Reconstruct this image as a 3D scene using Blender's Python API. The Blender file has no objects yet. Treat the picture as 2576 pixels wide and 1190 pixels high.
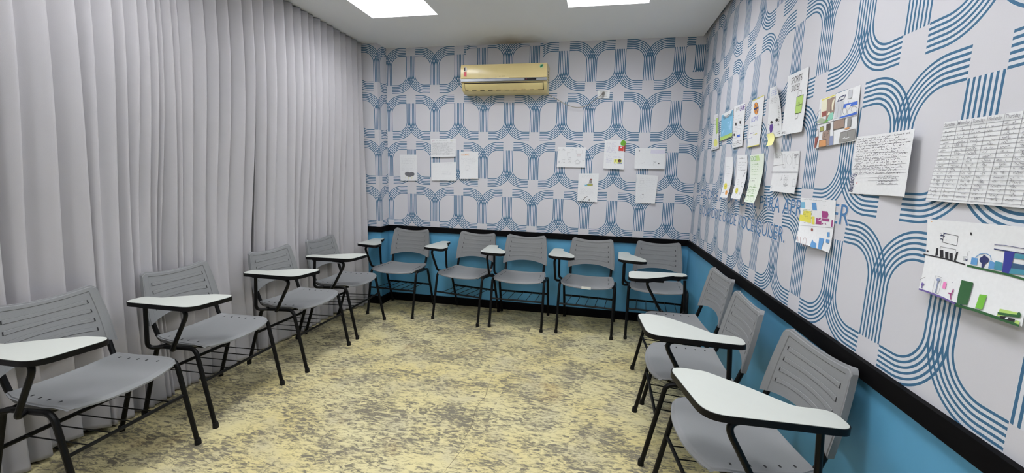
import bpy, bmesh, math, random
from mathutils import Vector, Matrix
random.seed(7)
scene = bpy.context.scene
COL = scene.collection
PI = math.pi

# ------------------------------------------------------------------ camera, world, exposure
F_PX = 1046.31
cam_data = bpy.data.cameras.new('camera')
cam_data.sensor_fit = 'HORIZONTAL'
cam_data.sensor_width = 36.0
cam_data.lens = F_PX / 2576.0 * 36.0
cam_data.clip_start = 0.02
cam = bpy.data.objects.new('camera', cam_data)
COL.objects.link(cam)
cam.location = (1.88003, -4.05678, 1.36091)
cam.rotation_euler = (1.426816, -0.024352, 0.202912)
scene.camera = cam
scene.view_settings.view_transform = 'Standard'
scene.view_settings.look = 'None'
scene.view_settings.gamma = 1.0
scene.view_settings.use_curve_mapping = False
scene.view_settings.exposure = 0.0
world = bpy.data.worlds.new('world')
scene.world = world
world.use_nodes = True
world.node_tree.nodes['Background'].inputs[0].default_value = (0.5, 0.52, 0.56, 1)
world.node_tree.nodes['Background'].inputs[1].default_value = 0.2

LAMP_STRENGTH = 22.5
W = 2.7326          # right wall
HC = 2.6            # ceiling
RAIL = 0.8165       # chair rail top
XL = -0.78          # left wall behind the curtain
YR = -5.3           # wall behind the viewer

# ------------------------------------------------------------------ helpers
def lin(c):
    r = []
    for v in c:
        v = v / 255.0
        r.append(v / 12.92 if v <= 0.04045 else ((v + 0.055) / 1.055) ** 2.4)
    return (r[0], r[1], r[2], 1.0)

MATS = {}
def mat(name, rgb, rough=0.6, noise=0.04, nscale=40.0, metallic=0.0, bump=0.0, spec=0.5):
    if name in MATS:
        return MATS[name]
    m = bpy.data.materials.new(name)
    m.use_nodes = True
    nt = m.node_tree
    b = nt.nodes['Principled BSDF']
    b.inputs['Roughness'].default_value = rough
    b.inputs['Metallic'].default_value = metallic
    b.inputs['Specular IOR Level'].default_value = spec
    c = lin(rgb)
    tc = nt.nodes.new('ShaderNodeTexCoord')
    nz = nt.nodes.new('ShaderNodeTexNoise')
    nz.inputs['Scale'].default_value = nscale
    nz.inputs['Detail'].default_value = 4
    nt.links.new(tc.outputs['Object'], nz.inputs['Vector'])
    mx = nt.nodes.new('ShaderNodeMix'); mx.data_type = 'RGBA'
    mx.inputs['A'].default_value = tuple(max(0, v * (1 - noise * 2)) for v in c[:3]) + (1,)
    mx.inputs['B'].default_value = tuple(min(1, v * (1 + noise * 2)) for v in c[:3]) + (1,)
    nt.links.new(nz.outputs['Fac'], mx.inputs['Factor'])
    nt.links.new(mx.outputs['Result'], b.inputs['Base Color'])
    if bump:
        bp = nt.nodes.new('ShaderNodeBump')
        bp.inputs['Strength'].default_value = bump
        bp.inputs['Distance'].default_value = 0.002
        nt.links.new(nz.outputs['Fac'], bp.inputs['Height'])
        nt.links.new(bp.outputs['Normal'], b.inputs['Normal'])
    MATS[name] = m
    return m

class NT:
    """tiny expression builder for math nodes"""
    def __init__(s, m):
        s.nt = m.node_tree
    def op(s, o, a, b=None, c=None):
        n = s.nt.nodes.new('ShaderNodeMath'); n.operation = o
        for i, v in enumerate((a, b, c)):
            if v is None: continue
            if isinstance(v, (int, float)): n.inputs[i].default_value = v
            else: s.nt.links.new(v, n.inputs[i])
        return n.outputs[0]
    def add(s, a, b): return s.op('ADD', a, b)
    def sub(s, a, b): return s.op('SUBTRACT', a, b)
    def mul(s, a, b): return s.op('MULTIPLY', a, b)
    def mx(s, a, b): return s.op('MAXIMUM', a, b)
    def lt(s, a, b): return s.op('LESS_THAN', a, b)
    def gt(s, a, b): return s.op('GREATER_THAN', a, b)

def new_mesh(name, verts, faces, materials, parent=None, smooth=True, angle=35, matidx=None, loc=None, kind=None):
    me = bpy.data.meshes.new(name)
    me.from_pydata([tuple(v) for v in verts], [], faces)
    if not isinstance(materials, (list, tuple)):
        materials = [materials]
    for m in materials:
        me.materials.append(m)
    if matidx:
        me.polygons.foreach_set('material_index', matidx)
    me.update()
    bm = bmesh.new(); bm.from_mesh(me)
    bmesh.ops.recalc_face_normals(bm, faces=bm.faces)
    bm.to_mesh(me); bm.free()
    if smooth:
        me.polygons.foreach_set('use_smooth', [True] * len(me.polygons))
        me.set_sharp_from_angle(angle=math.radians(angle))
    o = bpy.data.objects.new(name, me)
    COL.objects.link(o)
    if parent: o.parent = parent
    if loc: o.location = loc
    if kind: o['kind'] = kind
    return o

class MB:
    """collects shapes into one mesh"""
    def __init__(s): s.v = []; s.f = []
    def add(s, v, f):
        n = len(s.v); s.v += [tuple(p) for p in v]; s.f += [tuple(i + n for i in q) for q in f]; return s
    def box(s, x0, y0, z0, x1, y1, z1):
        v = [(x, y, z) for x in (x0, x1) for y in (y0, y1) for z in (z0, z1)]
        return s.add(v, [(0, 1, 3, 2), (4, 6, 7, 5), (0, 4, 5, 1), (2, 3, 7, 6), (0, 2, 6, 4), (1, 5, 7, 3)])
    def tube(s, pts, r, n=10, caps=True):
        pts = [Vector(p) for p in pts]
        rings = []; N = None
        for i, p in enumerate(pts):
            a = pts[max(i - 1, 0)]; b = pts[min(i + 1, len(pts) - 1)]
            t = (b - a).normalized()
            if N is None:
                N = t.cross(Vector((0.31, 0.17, 0.93)));
                if N.length < 1e-3: N = t.cross(Vector((1, 0, 0)))
                N.normalize()
            else:
                N = (N - t * N.dot(t)).normalized()
            B = t.cross(N)
            rr = r[i] if isinstance(r, (list, tuple)) else r
            rings.append([p + (N * math.cos(2 * PI * k / n) + B * math.sin(2 * PI * k / n)) * rr for k in range(n)])
        v = [q for g in rings for q in g]; f = []
        for i in range(len(rings) - 1):
            for k in range(n):
                f.append((i * n + k, i * n + (k + 1) % n, (i + 1) * n + (k + 1) % n, (i + 1) * n + k))
        if caps:
            f.append(tuple(range(n))[::-1]); f.append(tuple(range((len(rings) - 1) * n, len(rings) * n)))
        return s.add(v, f)
    def prism(s, outline, z0, z1):
        n = len(outline)
        v = [(x, y, z0) for x, y in outline] + [(x, y, z1) for x, y in outline]
        f = [tuple(range(n))[::-1], tuple(range(n, 2 * n))] + [(i, (i + 1) % n, n + (i + 1) % n, n + i) for i in range(n)]
        return s.add(v, f)
    def lathe(s, prof, cx, cy, n=14):
        v = [(cx + r * math.cos(2 * PI * k / n), cy + r * math.sin(2 * PI * k / n), z) for r, z in prof for k in range(n)]
        f = []
        for i in range(len(prof) - 1):
            for k in range(n):
                f.append((i * n + k, i * n + (k + 1) % n, (i + 1) * n + (k + 1) % n, (i + 1) * n + k))
        f.append(tuple(range(n))[::-1]); f.append(tuple(range((len(prof) - 1) * n, len(prof) * n)))
        return s.add(v, f)
    def build(s, name, m, parent=None, **k):
        return new_mesh(name, s.v, s.f, m, parent, **k)

def fillet(pts, radii, closed=False, seg=6):
    P = [Vector(p) for p in pts]; n = len(P); out = []
    for i in range(n):
        r = radii[i] if isinstance(radii, (list, tuple)) else radii
        if (not closed and i in (0, n - 1)) or r <= 0:
            out.append(P[i]); continue
        a = (P[i - 1] - P[i]); b = (P[(i + 1) % n] - P[i])
        la, lb = a.length, b.length; a.normalize(); b.normalize()
        ang = a.angle(b)
        d = min(r / math.tan(ang / 2), la * 0.49, lb * 0.49)
        p0 = P[i] + a * d; p1 = P[i] + b * d
        for k in range(seg + 1):
            t = k / seg
            out.append(p0 * (1 - t) ** 2 + P[i] * 2 * t * (1 - t) + p1 * t * t)
    return out

def thing(name, label, cat, loc=(0, 0, 0), rz=0, group=None):
    o = bpy.data.objects.new(name, None)
    COL.objects.link(o)
    o.empty_display_size = 0.1
    o.location = loc; o.rotation_euler = (0, 0, rz)
    tag(o, label, cat, group)
    return o
def tag(o, label, cat, group=None):
    o['label'] = label; o['category'] = cat
    if group: o['group'] = group
    return o
def dup(root):
    r = root.copy(); COL.objects.link(r)
    def rec(a, b):
        for ch in list(a.children):
            c = ch.copy(); COL.objects.link(c); c.parent = b
            rec(ch, c)
    rec(root, r)
    return r

def text_mesh(s, extrude=0.0, offset=0.0, shear=0.0, spacing=1.0):
    cu = bpy.data.curves.new('t', 'FONT'); cu.body = s; cu.size = 1.0
    cu.offset = offset; cu.extrude = extrude; cu.shear = shear; cu.resolution_u = 4; cu.space_character = spacing
    o = bpy.data.objects.new('t', cu); COL.objects.link(o)
    bpy.context.view_layer.update()
    dg = bpy.context.evaluated_depsgraph_get()
    me = bpy.data.meshes.new_from_object(o.evaluated_get(dg))
    v = [tuple(x.co) for x in me.vertices]; f = [tuple(p.vertices) for p in me.polygons]
    bpy.data.meshes.remove(me); bpy.data.objects.remove(o); bpy.data.curves.remove(cu)
    return v, f

# ------------------------------------------------------------------ wall paper with interlaced arches above, blue paint below
PB = 0.2542         # half period
SP = 0.0150         # line spacing
R0 = 0.1000
def wallpaper(name, axis, sign, origin, zrow, seams=()):
    """axis: world axis along the wall; upper bars sit at origin + k*2*PB; zrow: top line of a row"""
    m = bpy.data.materials.new(name); m.use_nodes = True
    nt = m.node_tree; E = NT(m); b = nt.nodes['Principled BSDF']
    geo = nt.nodes.new('ShaderNodeNewGeometry')
    sep = nt.nodes.new('ShaderNodeSeparateXYZ'); nt.links.new(geo.outputs['Position'], sep.inputs[0])
    u = E.mul(E.sub(sep.outputs[axis], origin), sign)
    zz = sep.outputs[2]
    for (a0, a1, z0, du, dz) in seams:      # strips hung out of step with their neighbours
        ins = E.mul(E.mul(E.gt(sep.outputs[axis], a0), E.lt(sep.outputs[axis], a1)), E.gt(sep.outputs[2], z0))
        u = E.add(u, E.mul(ins, du)); zz = E.sub(zz, E.mul(ins, dz))
    V = 0.45477; Hh = 0.4361; YB = Hh - 0.079
    x = E.op('FLOORED_MODULO', u, 2 * PB)
    t = E.op('MINIMUM', x, E.sub(2 * PB, x))           # 0 at the upper bar, PB at the lower bar
    y = E.op('FLOORED_MODULO', E.sub(zrow, zz), V)
    cx = PB - 3 * SP - R0; cy = 0.0 + 5 * SP + R0 + 0.0035
    def A(t, y):
        dx = E.mx(E.sub(t, cx), 0.0); dy = E.mx(E.sub(cy, y), 0.0)
        d = E.op('SQRT', E.add(E.mul(dx, dx), E.mul(dy, dy)))
        k = E.mul(E.sub(d, R0), 1.0 / SP)
        f = E.op('ABSOLUTE', E.sub(k, E.op('ROUND', k)))
        band = E.mul(E.mul(E.gt(k, -0.30), E.lt(k, 5.30)), E.mul(E.gt(t, 3 * SP + 0.0055), E.lt(y, YB)))
        return E.mul(band, E.lt(f, 0.235)), band
    t2 = E.sub(PB, t); y2 = E.sub(Hh, y)
    L = None; Bd = None
    for tt, yy in ((t, y), (E.sub(2 * PB, t), y), (t2, y2), (E.add(PB, t), y2)):
        l, bd = A(tt, yy)
        L = l if L is None else E.mx(L, l)
        Bd = bd if Bd is None else E.mx(Bd, bd)
    nz = nt.nodes.new('ShaderNodeTexNoise'); nz.inputs['Scale'].default_value = 900; nz.inputs['Detail'].default_value = 2
    nt.links.new(geo.outputs['Position'], nz.inputs['Vector'])
    n2 = nt.nodes.new('ShaderNodeTexNoise'); n2.inputs['Scale'].default_value = 2.5
    nt.links.new(geo.outputs['Position'], n2.inputs['Vector'])
    def mix(fac, a, bcol):
        q = nt.nodes.new('ShaderNodeMix'); q.data_type = 'RGBA'
        if isinstance(fac, float): q.inputs['Factor'].default_value = fac
        else: nt.links.new(fac, q.inputs['Factor'])
        for s, c in (('A', a), ('B', bcol)):
            if isinstance(c, tuple): q.inputs[s].default_value = c
            else: nt.links.new(c, q.inputs[s])
        return q.outputs['Result']
    base = mix(n2.outputs['Fac'], lin(PAPER_A), lin(PAPER_B))
    base = mix(E.mul(Bd, GAPF), base, lin(GAP_C))
    ink = mix(n2.outputs['Fac'], lin(INK_A), lin(INK_B))
    upper = mix(L, base, ink)
    upper = mix(E.mul(nz.outputs['Fac'], 0.10), upper, lin((120, 118, 125)))
    # blue gloss paint below the rail
    n3 = nt.nodes.new('ShaderNodeTexNoise'); n3.inputs['Scale'].default_value = 7; n3.inputs['Detail'].default_value = 5
    nt.links.new(geo.outputs['Position'], n3.inputs['Vector'])
    blue = mix(n3.outputs['Fac'], lin(DADO_A), lin(DADO_B))
    low = E.lt(sep.outputs[2], RAIL - 0.02)
    nt.links.new(mix(low, upper, blue), b.inputs['Base Color'])
    nt.links.new(E.sub(0.75, E.mul(low, 0.33)), b.inputs['Roughness'])
    b.inputs['Specular IOR Level'].default_value = 0.35
    bp = nt.nodes.new('ShaderNodeBump'); bp.inputs['Strength'].default_value = 0.05; bp.inputs['Distance'].default_value = 0.001
    nt.links.new(nz.outputs['Fac'], bp.inputs['Height']); nt.links.new(bp.outputs['Normal'], b.inputs['Normal'])
    return m

PAPER_A = (206, 206, 211); PAPER_B = (211, 209, 215); GAP_C = (222, 230, 238); GAPF = 0.4
INK_A = (52, 100, 134); INK_B = (58, 106, 140)
DADO_A = (84, 150, 184); DADO_B = (98, 164, 204)

ZROW = 2.0634 + 0.079
m_back = wallpaper('wallpaper_back', 0, 1.0, -0.0152, ZROW, [(0.560, 1.315, 2.20, 0.275, 0.055), (2.585, 2.80, 2.305, -0.1732, 0.012)])
m_right = wallpaper('wallpaper_right', 1, 1.0, -0.58197 - PB, 1.163 + 0.079)
m_pier_front = wallpaper('wallpaper_pier_front', 0, 1.0, -0.273 - PB, ZROW)
m_pier_side = wallpaper('wallpaper_pier_side', 1, 1.0, -0.18 + 0.006 - PB, ZROW)

m_black = mat('black_trim', (9, 8, 10), 0.6, 0.1, 60, spec=0.08)
m_white = mat('white_plaster', (208, 208, 206), 0.85, 0.02, 90, bump=0.15)
m_plainwall = mat('plain_wall', (205, 205, 206), 0.8, 0.02)
m_dado = mat('blue_paint', (54, 118, 146), 0.45, 0.05, 6)

# ------------------------------------------------------------------ room shell
def floor_material():
    m = bpy.data.materials.new('mottled_vinyl'); m.use_nodes = True
    nt = m.node_tree; E = NT(m); b = nt.nodes['Principled BSDF']
    geo = nt.nodes.new('ShaderNodeNewGeometry')
    P = geo.outputs['Position']
    def vmath(op, a, bb):
        n = nt.nodes.new('ShaderNodeVectorMath'); n.operation = op
        for i, v in enumerate((a, bb)):
            if isinstance(v, tuple): n.inputs[i].default_value = v
            else: nt.links.new(v, n.inputs[i])
        return n.outputs[0]
    def noise(vec, scale, detail=4, rough=0.6, dist=0.0):
        n = nt.nodes.new('ShaderNodeTexNoise')
        n.inputs['Scale'].default_value = scale; n.inputs['Detail'].default_value = detail
        n.inputs['Roughness'].default_value = rough; n.inputs['Distortion'].default_value = dist
        nt.links.new(vec, n.inputs['Vector']); return n
    def ramp(fac, stops):
        r = nt.nodes.new('ShaderNodeValToRGB')
        r.color_ramp.elements[0].position = stops[0][0]; r.color_ramp.elements[0].color = stops[0][1]
        r.color_ramp.elements[1].position = stops[1][0]; r.color_ramp.elements[1].color = stops[1][1]
        for p, c in stops[2:]:
            e = r.color_ramp.elements.new(p); e.color = c
        nt.links.new(fac, r.inputs[0]); return r.outputs[0]
    def mix(fac, a, bcol):
        q = nt.nodes.new('ShaderNodeMix'); q.data_type = 'RGBA'
        if isinstance(fac, float): q.inputs['Factor'].default_value = fac
        else: nt.links.new(fac, q.inputs['Factor'])
        for s, c in (('A', a), ('B', bcol)):
            if isinstance(c, tuple): q.inputs[s].default_value = c
            else: nt.links.new(c, q.inputs[s])
        return q.outputs['Result']
    # tiles of 0.45 m, each printed with its own offset
    T = 0.45
    cell = vmath('FLOOR', vmath('MULTIPLY', P, (1 / T, 1 / T, 0)), (0, 0, 0))
    wn = nt.nodes.new('ShaderNodeTexWhiteNoise'); nt.links.new(cell, wn.inputs['Vector'])
    off = vmath('MULTIPLY', wn.outputs['Color'], (7.0, 7.0, 7.0))
    Q = vmath('ADD', vmath('MULTIPLY', P, (1.0, 2.7, 1.0)), off)
    big = noise(vmath('ADD', vmath('MULTIPLY', P, (1.0, 1.6, 1.0)), vmath('MULTIPLY', wn.outputs['Color'], (0.12, 0.12, 0))), 3.4, 4, 0.6)                     # where the flakes gather
    warp = noise(Q, 11.0, 3, 0.6)
    Q2 = vmath('ADD', Q, vmath('MULTIPLY', warp.outputs['Color'], (0.07, 0.07, 0)))
    fl = noise(Q2, 23.0, 5, 0.62, 0.9)
    fine = noise(Q2, 85.0, 4, 0.7, 0.3)
    s = E.add(E.add(E.mul(fl.outputs['Fac'], 0.68), E.mul(big.outputs['Fac'], 0.36)), E.mul(fine.outputs['Fac'], 0.26))
    s = E.add(s, E.mul(E.sub(wn.outputs['Value'], 0.5), 0.035))
    dark = ramp(s, [(0.676, (0, 0, 0, 1)), (0.706, (1, 1, 1, 1))])
    midr = ramp(s, [(0.60, (0, 0, 0, 1)), (0.67, (1, 1, 1, 1))])
    hue = noise(P, 1.7, 3, 0.5)
    hue2 = noise(P, 5.0, 3, 0.5)
    cream = mix(ramp(hue.outputs['Fac'], [(0.36, (0, 0, 0, 1)), (0.66, (1, 1, 1, 1))]), lin((206, 198, 156)), lin((206, 192, 136)))
    cream = mix(E.mul(ramp(hue2.outputs['Fac'], [(0.48, (0, 0, 0, 1)), (0.68, (1, 1, 1, 1))]), 0.7), cream, lin((184, 177, 150)))
    mid = mix(E.mul(midr, 0.7), cream, lin((148, 138, 106)))
    gray = mix(hue2.outputs['Fac'], lin((96, 91, 77)), lin((116, 111, 102)))
    colr = mix(E.mul(dark, 0.88), mid, gray)
    # rust coloured dirt
    st = noise(P, 2.3, 4, 0.6)
    colr = mix(E.mul(ramp(st.outputs['Fac'], [(0.60, (0, 0, 0, 1)), (0.75, (1, 1, 1, 1))]), 0.45), colr, lin((150, 116, 70)))
    nt.links.new(colr, b.inputs['Base Color'])
    b.inputs['Roughness'].default_value = 0.5
    b.inputs['Specular IOR Level'].default_value = 0.35
    bp = nt.nodes.new('ShaderNodeBump'); bp.inputs['Strength'].default_value = 0.25; bp.inputs['Distance'].default_value = 0.0015
    nt.links.new(s, bp.inputs['Height']); nt.links.new(bp.outputs['Normal'], b.inputs['Normal'])
    return m

def struct(name, mb, m, parent=None, smooth=False):
    o = mb.build(name, m, parent, smooth=smooth)
    if parent is None: o['kind'] = 'structure'
    return o

floor = struct('floor', MB().box(XL - .1, YR - .1, -0.1, W + .1, 0.1, 0.0), floor_material())
# crack in the floor
CRACK = [(1.2439, -1.4537), (1.2519, -1.5862), (1.2607, -1.7165), (1.251, -1.7989), (1.2477, -1.888), (1.2632, -1.9784), (1.2765, -2.059), (1.2686, -2.1252), (1.2641, -2.1773), (1.282, -2.1927), (1.2944, -2.2077), (1.2774, -2.2904), (1.2613, -2.3578), (1.2494, -2.4044)]
cm = MB(); nC = len(CRACK)
cv = []
for i, (x, y) in enumerate(CRACK):
    w = 0.0011 if 0 < i < nC - 1 else 0.0004
    j = random.uniform(-.006, .006)
    cv += [(x + j - w, y, 0.0006), (x + j + w, y, 0.0006)]
cm.add(cv, [(2 * i, 2 * i + 1, 2 * i + 3, 2 * i + 2) for i in range(nC - 1)])
cm.build('crack', mat('crack_dark', (84, 72, 56), 0.8), floor, smooth=False)

struct('wall_back', MB().box(-0.28, 0.0, 0.0, W, 0.1, 2.8), m_back)
wall_right = struct('wall_right', MB().box(W, YR, 0.0, W + 0.1, 0.1, 2.8), m_right)
pier = MB().box(XL, -0.18, 0.0, -0.28, 0.1, 2.8)
po = new_mesh('wall_pier', pier.v, pier.f, [m_pier_front, m_pier_side], smooth=False, kind='structure')
for p in po.data.polygons:
    p.material_index = 1 if abs(p.normal.x) > 0.5 else 0
struct('wall_left', MB().box(XL - .1, YR, 0.0, XL, 0.1, 2.8), m_plainwall)
struct('wall_front', MB().box(XL - .1, YR - .1, 0.0, W + .1, YR, 2.8), m_plainwall)

# chair rail and baseboard, one per wall
def trimbox(name, x0, y0, x1, y1, z0, z1, bev=0.004):
    mb = MB().box(x0, y0, z0, x1, y1, z1)
    return struct(name, mb, m_black)
RT, RH = 0.018, 0.056
trimbox('trim_1', -0.28 + RT, -RT, W, 0.0, RAIL - RH, RAIL)
trimbox('trim_2', W - RT, YR, W, -RT, RAIL - RH, RAIL)
trimbox('trim_3', XL, -0.18 - RT, -0.28 + RT, -0.18, RAIL - RH, RAIL)
trimbox('trim_4', -0.28, -0.18, -0.28 + RT, 0.0, RAIL - RH, RAIL)
BT, BH = 0.012, 0.082
trimbox('baseboard_back', -0.28 + BT, -BT, W, 0.0, 0.0, BH)
trimbox('baseboard_right', W - BT, YR, W, -BT, 0.0, BH)
trimbox('baseboard_pier', XL, -0.18 - BT, -0.28 + BT, -0.18, 0.0, BH)
trimbox('baseboard_corner', -0.28, -0.18, -0.28 + BT, 0.0, 0.0, BH)
trimbox('baseboard_left', XL, YR, XL + BT, -0.18, 0.0, BH)

# ceiling of white board with square openings for the lights; a shadow gap runs along the right wall
def ceiling_material():
    m = bpy.data.materials.new('ceiling_paint'); m.use_nodes = True
    nt = m.node_tree; E = NT(m); b = nt.nodes['Principled BSDF']; b.inputs['Roughness'].default_value = 0.9
    geo = nt.nodes.new('ShaderNodeNewGeometry'); sep = nt.nodes.new('ShaderNodeSeparateXYZ'); nt.links.new(geo.outputs['Position'], sep.inputs[0])
    nz = nt.nodes.new('ShaderNodeTexNoise'); nz.inputs['Scale'].default_value = 6; nt.links.new(geo.outputs['Position'], nz.inputs['Vector'])
    # brown soot stain blown up by the air conditioner
    dx = E.mul(E.sub(sep.outputs[0], 1.02), 1.0 / 0.36); dy = E.mul(E.add(sep.outputs[1], 0.0), 1.0 / 0.26)
    d = E.op('SQRT', E.add(E.mul(dx, dx), E.mul(dy, dy)))
    d = E.add(d, E.mul(E.sub(nz.outputs['Fac'], 0.5), 0.5))
    st = E.op('SMOOTH_MIN', E.mx(E.sub(1.0, d), 0.0), 0.8, 0.1)
    mx = nt.nodes.new('ShaderNodeMix'); mx.data_type = 'RGBA'
    mx.inputs['A'].default_value = lin(CEIL_C); mx.inputs['B'].default_value = lin((150, 138, 118))
    nt.links.new(st, mx.inputs['Factor']); nt.links.new(mx.outputs['Result'], b.inputs['Base Color'])
    n2 = nt.nodes.new('ShaderNodeTexNoise'); n2.inputs['Scale'].default_value = 300; nt.links.new(geo.outputs['Position'], n2.inputs['Vector'])
    bp = nt.nodes.new('ShaderNodeBump'); bp.inputs['Strength'].default_value = 0.06; bp.inputs['Distance'].default_value = 0.002
    nt.links.new(n2.outputs['Fac'], bp.inputs['Height']); nt.links.new(bp.outputs['Normal'], b.inputs['Normal'])
    return m
CEIL_C = (236, 237, 240)
LX = [(0.022, 0.580), (1.597, 2.166)]
LY = [(-1.34, -0.776), (-2.86, -2.29), (-4.40, -3.83)]
xs = [XL, LX[0][0], LX[0][1], LX[1][0], LX[1][1], 2.707]
ys = [YR, LY[2][0], LY[2][1], LY[1][0], LY[1][1], LY[0][0], LY[0][1], 0.0]
cb = MB(); idx = {}
def cvert(x, y, z):
    k = (round(x, 4), round(y, 4), z)
    if k not in idx:
        idx[k] = len(cb.v); cb.v.append(k)
    return idx[k]
TH = 0.05
hole = lambda i, j: (i in (1, 3)) and (j in (1, 3, 5))
for i in range(len(xs) - 1):
    for j in range(len(ys) - 1):
        x0, x1, y0, y1 = xs[i], xs[i + 1], ys[j], ys[j + 1]
        if hole(i, j):
            q = [(x0, y0), (x1, y0), (x1, y1), (x0, y1)]
            for k in range(4):
                (a, b), (c, d) = q[k], q[(k + 1) % 4]
                cb.f.append((cvert(a, b, HC), cvert(c, d, HC), cvert(c, d, HC + TH), cvert(a, b, HC + TH)))
        else:
            for z in (HC, HC + TH):
                cb.f.append((cvert(x0, y0, z), cvert(x1, y0, z), cvert(x1, y1, z), cvert(x0, y1, z)))
q = [(xs[0], ys[0]), (xs[-1], ys[0]), (xs[-1], ys[-1]), (xs[0], ys[-1])]
struct('ceiling', cb, ceiling_material())
struct('gap_dark_cap', MB().box(2.69, YR, HC + 0.10, W, 0.0, HC + 0.12), mat('void_dark', (70, 68, 62), 0.9))  # closes the gap from above; the shade of the void is put into its colour

m_lamp = bpy.data.materials.new('led_panel'); m_lamp.use_nodes = True
nt = m_lamp.node_tree; nt.nodes.remove(nt.nodes['Principled BSDF'])
em = nt.nodes.new('ShaderNodeEmission'); em.inputs['Color'].default_value = (0.965, 0.98, 1.0, 1); em.inputs['Strength'].default_value = LAMP_STRENGTH
nt.links.new(em.outputs[0], nt.nodes['Material Output'].inputs[0])
m_cove = mat('cove_white', (236, 236, 240), 0.8, 0.01)
for j, (y0, y1) in enumerate(LY):
    for i, (x0, x1) in enumerate(LX):
        if j == 0:
            lab = 'square recessed ceiling light nearer the grey curtain' if i == 0 else 'square recessed ceiling light nearer the papered right wall'
        else:
            lab = 'square recessed ceiling light further back over the chairs, out of the picture'
        t = thing('ceiling_light', lab, 'ceiling light', ((x0 + x1) / 2, (y0 + y1) / 2, HC + TH), 0, 'recessed square ceiling lights')
        hx, hy = (x1 - x0) / 2, (y1 - y0) / 2
        e = 0.03; hz = 0.18
        r = MB()
        r.box(-hx - e - .01, -hy - e - .01, 0.001, -hx - e, hy + e + .01, hz); r.box(hx + e, -hy - e - .01, 0.001, hx + e + .01, hy + e + .01, hz)
        r.box(-hx - e, -hy - e - .01, 0.001, hx + e, -hy - e, hz); r.box(-hx - e, hy + e, 0.001, hx + e, hy + e + .01, hz)
        r.build('recess_frame', m_cove, t, smooth=False)
        MB().box(-hx - e, -hy - e, hz - .012, hx + e, hy + e, hz).build('diffuser_panel', m_lamp, t, smooth=False)

# ------------------------------------------------------------------ curtains
m_curtain = bpy.data.materials.new('grey_curtain_cloth'); m_curtain.use_nodes = True
nt = m_curtain.node_tree; b = nt.nodes['Principled BSDF']; b.inputs['Roughness'].default_value = 0.85; b.inputs['Specular IOR Level'].default_value = 0.2
b.inputs['Sheen Weight'].default_value = 0.25
tc = nt.nodes.new('ShaderNodeTexCoord'); nz = nt.nodes.new('ShaderNodeTexNoise'); nz.inputs['Scale'].default_value = 500; nz.inputs['Detail'].default_value = 2
nt.links.new(tc.outputs['Object'], nz.inputs['Vector'])
n2 = nt.nodes.new('ShaderNodeTexNoise'); n2.inputs['Scale'].default_value = 1.6; n2.inputs['Detail'].default_value = 3
nt.links.new(tc.outputs['Object'], n2.inputs['Vector'])
ad = nt.nodes.new('ShaderNodeMath'); ad.operation = 'MULTIPLY_ADD'; ad.inputs[1].default_value = 0.35
nt.links.new(nz.outputs['Fac'], ad.inputs[0]); nt.links.new(n2.outputs['Fac'], ad.inputs[2])
mx = nt.nodes.new('ShaderNodeMix'); mx.data_type = 'RGBA'
mx.inputs['A'].default_value = lin((168, 167, 171)); mx.inputs['B'].default_value = lin((184, 181, 184))
nt.links.new(ad.outputs[0], mx.inputs['Factor']); nt.links.new(mx.outputs['Result'], b.inputs['Base Color'])
bp = nt.nodes.new('ShaderNodeBump'); bp.inputs['Strength'].default_value = 0.15; bp.inputs['Distance'].default_value = 0.001
nt.links.new(nz.outputs['Fac'], bp.inputs['Height']); nt.links.new(bp.outputs['Normal'], b.inputs['Normal'])
m_hem = mat('white_hem', (225, 222, 226), 0.8)

EDGES = [-0.226, -0.302, -0.390, -0.479, -0.564, -0.659, -0.749, -0.832, -0.920, -0.982, -1.064, -1.154, -1.242, -1.343, -1.442, -1.535,
         -1.622, -1.728, -1.813, -1.898, -1.985, -2.060, -2.096, -2.150, -2.177, -2.220, -2.268, -2.333, -2.384, -2.468, -2.531, -2.632, -2.737]
while EDGES[-1] > -4.6: EDGES.append(EDGES[-1] - random.uniform(.085, .12))
def sstep(a, b, x):
    t = min(1, max(0, (x - a) / (b - a))); return t * t * (3 - 2 * t)
def interp(tab, x):
    if x >= tab[0][0]: return tab[0][1]
    for (a, va), (c, vc) in zip(tab, tab[1:]):
        if x >= c:
            t = (x - a) / (c - a); t = t * t * (3 - 2 * t); return va + (vc - va) * t
    return tab[-1][1]
XBOT = [(-.30, -.405), (-.55, -.515), (-1.2, -.52), (-1.75, -.545), (-2.2, -.555), (-2.6, -.53), (-3.2, -.54), (-4.6, -.5)]
rc = random.Random(3)
FA = [rc.uniform(.75, 1.1) for _ in EDGES]; FB = [rc.choice([.3, .55, .9, 1.1, 1.25]) for _ in EDGES]; FS = [rc.uniform(-.028, .028) for _ in EDGES]
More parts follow.
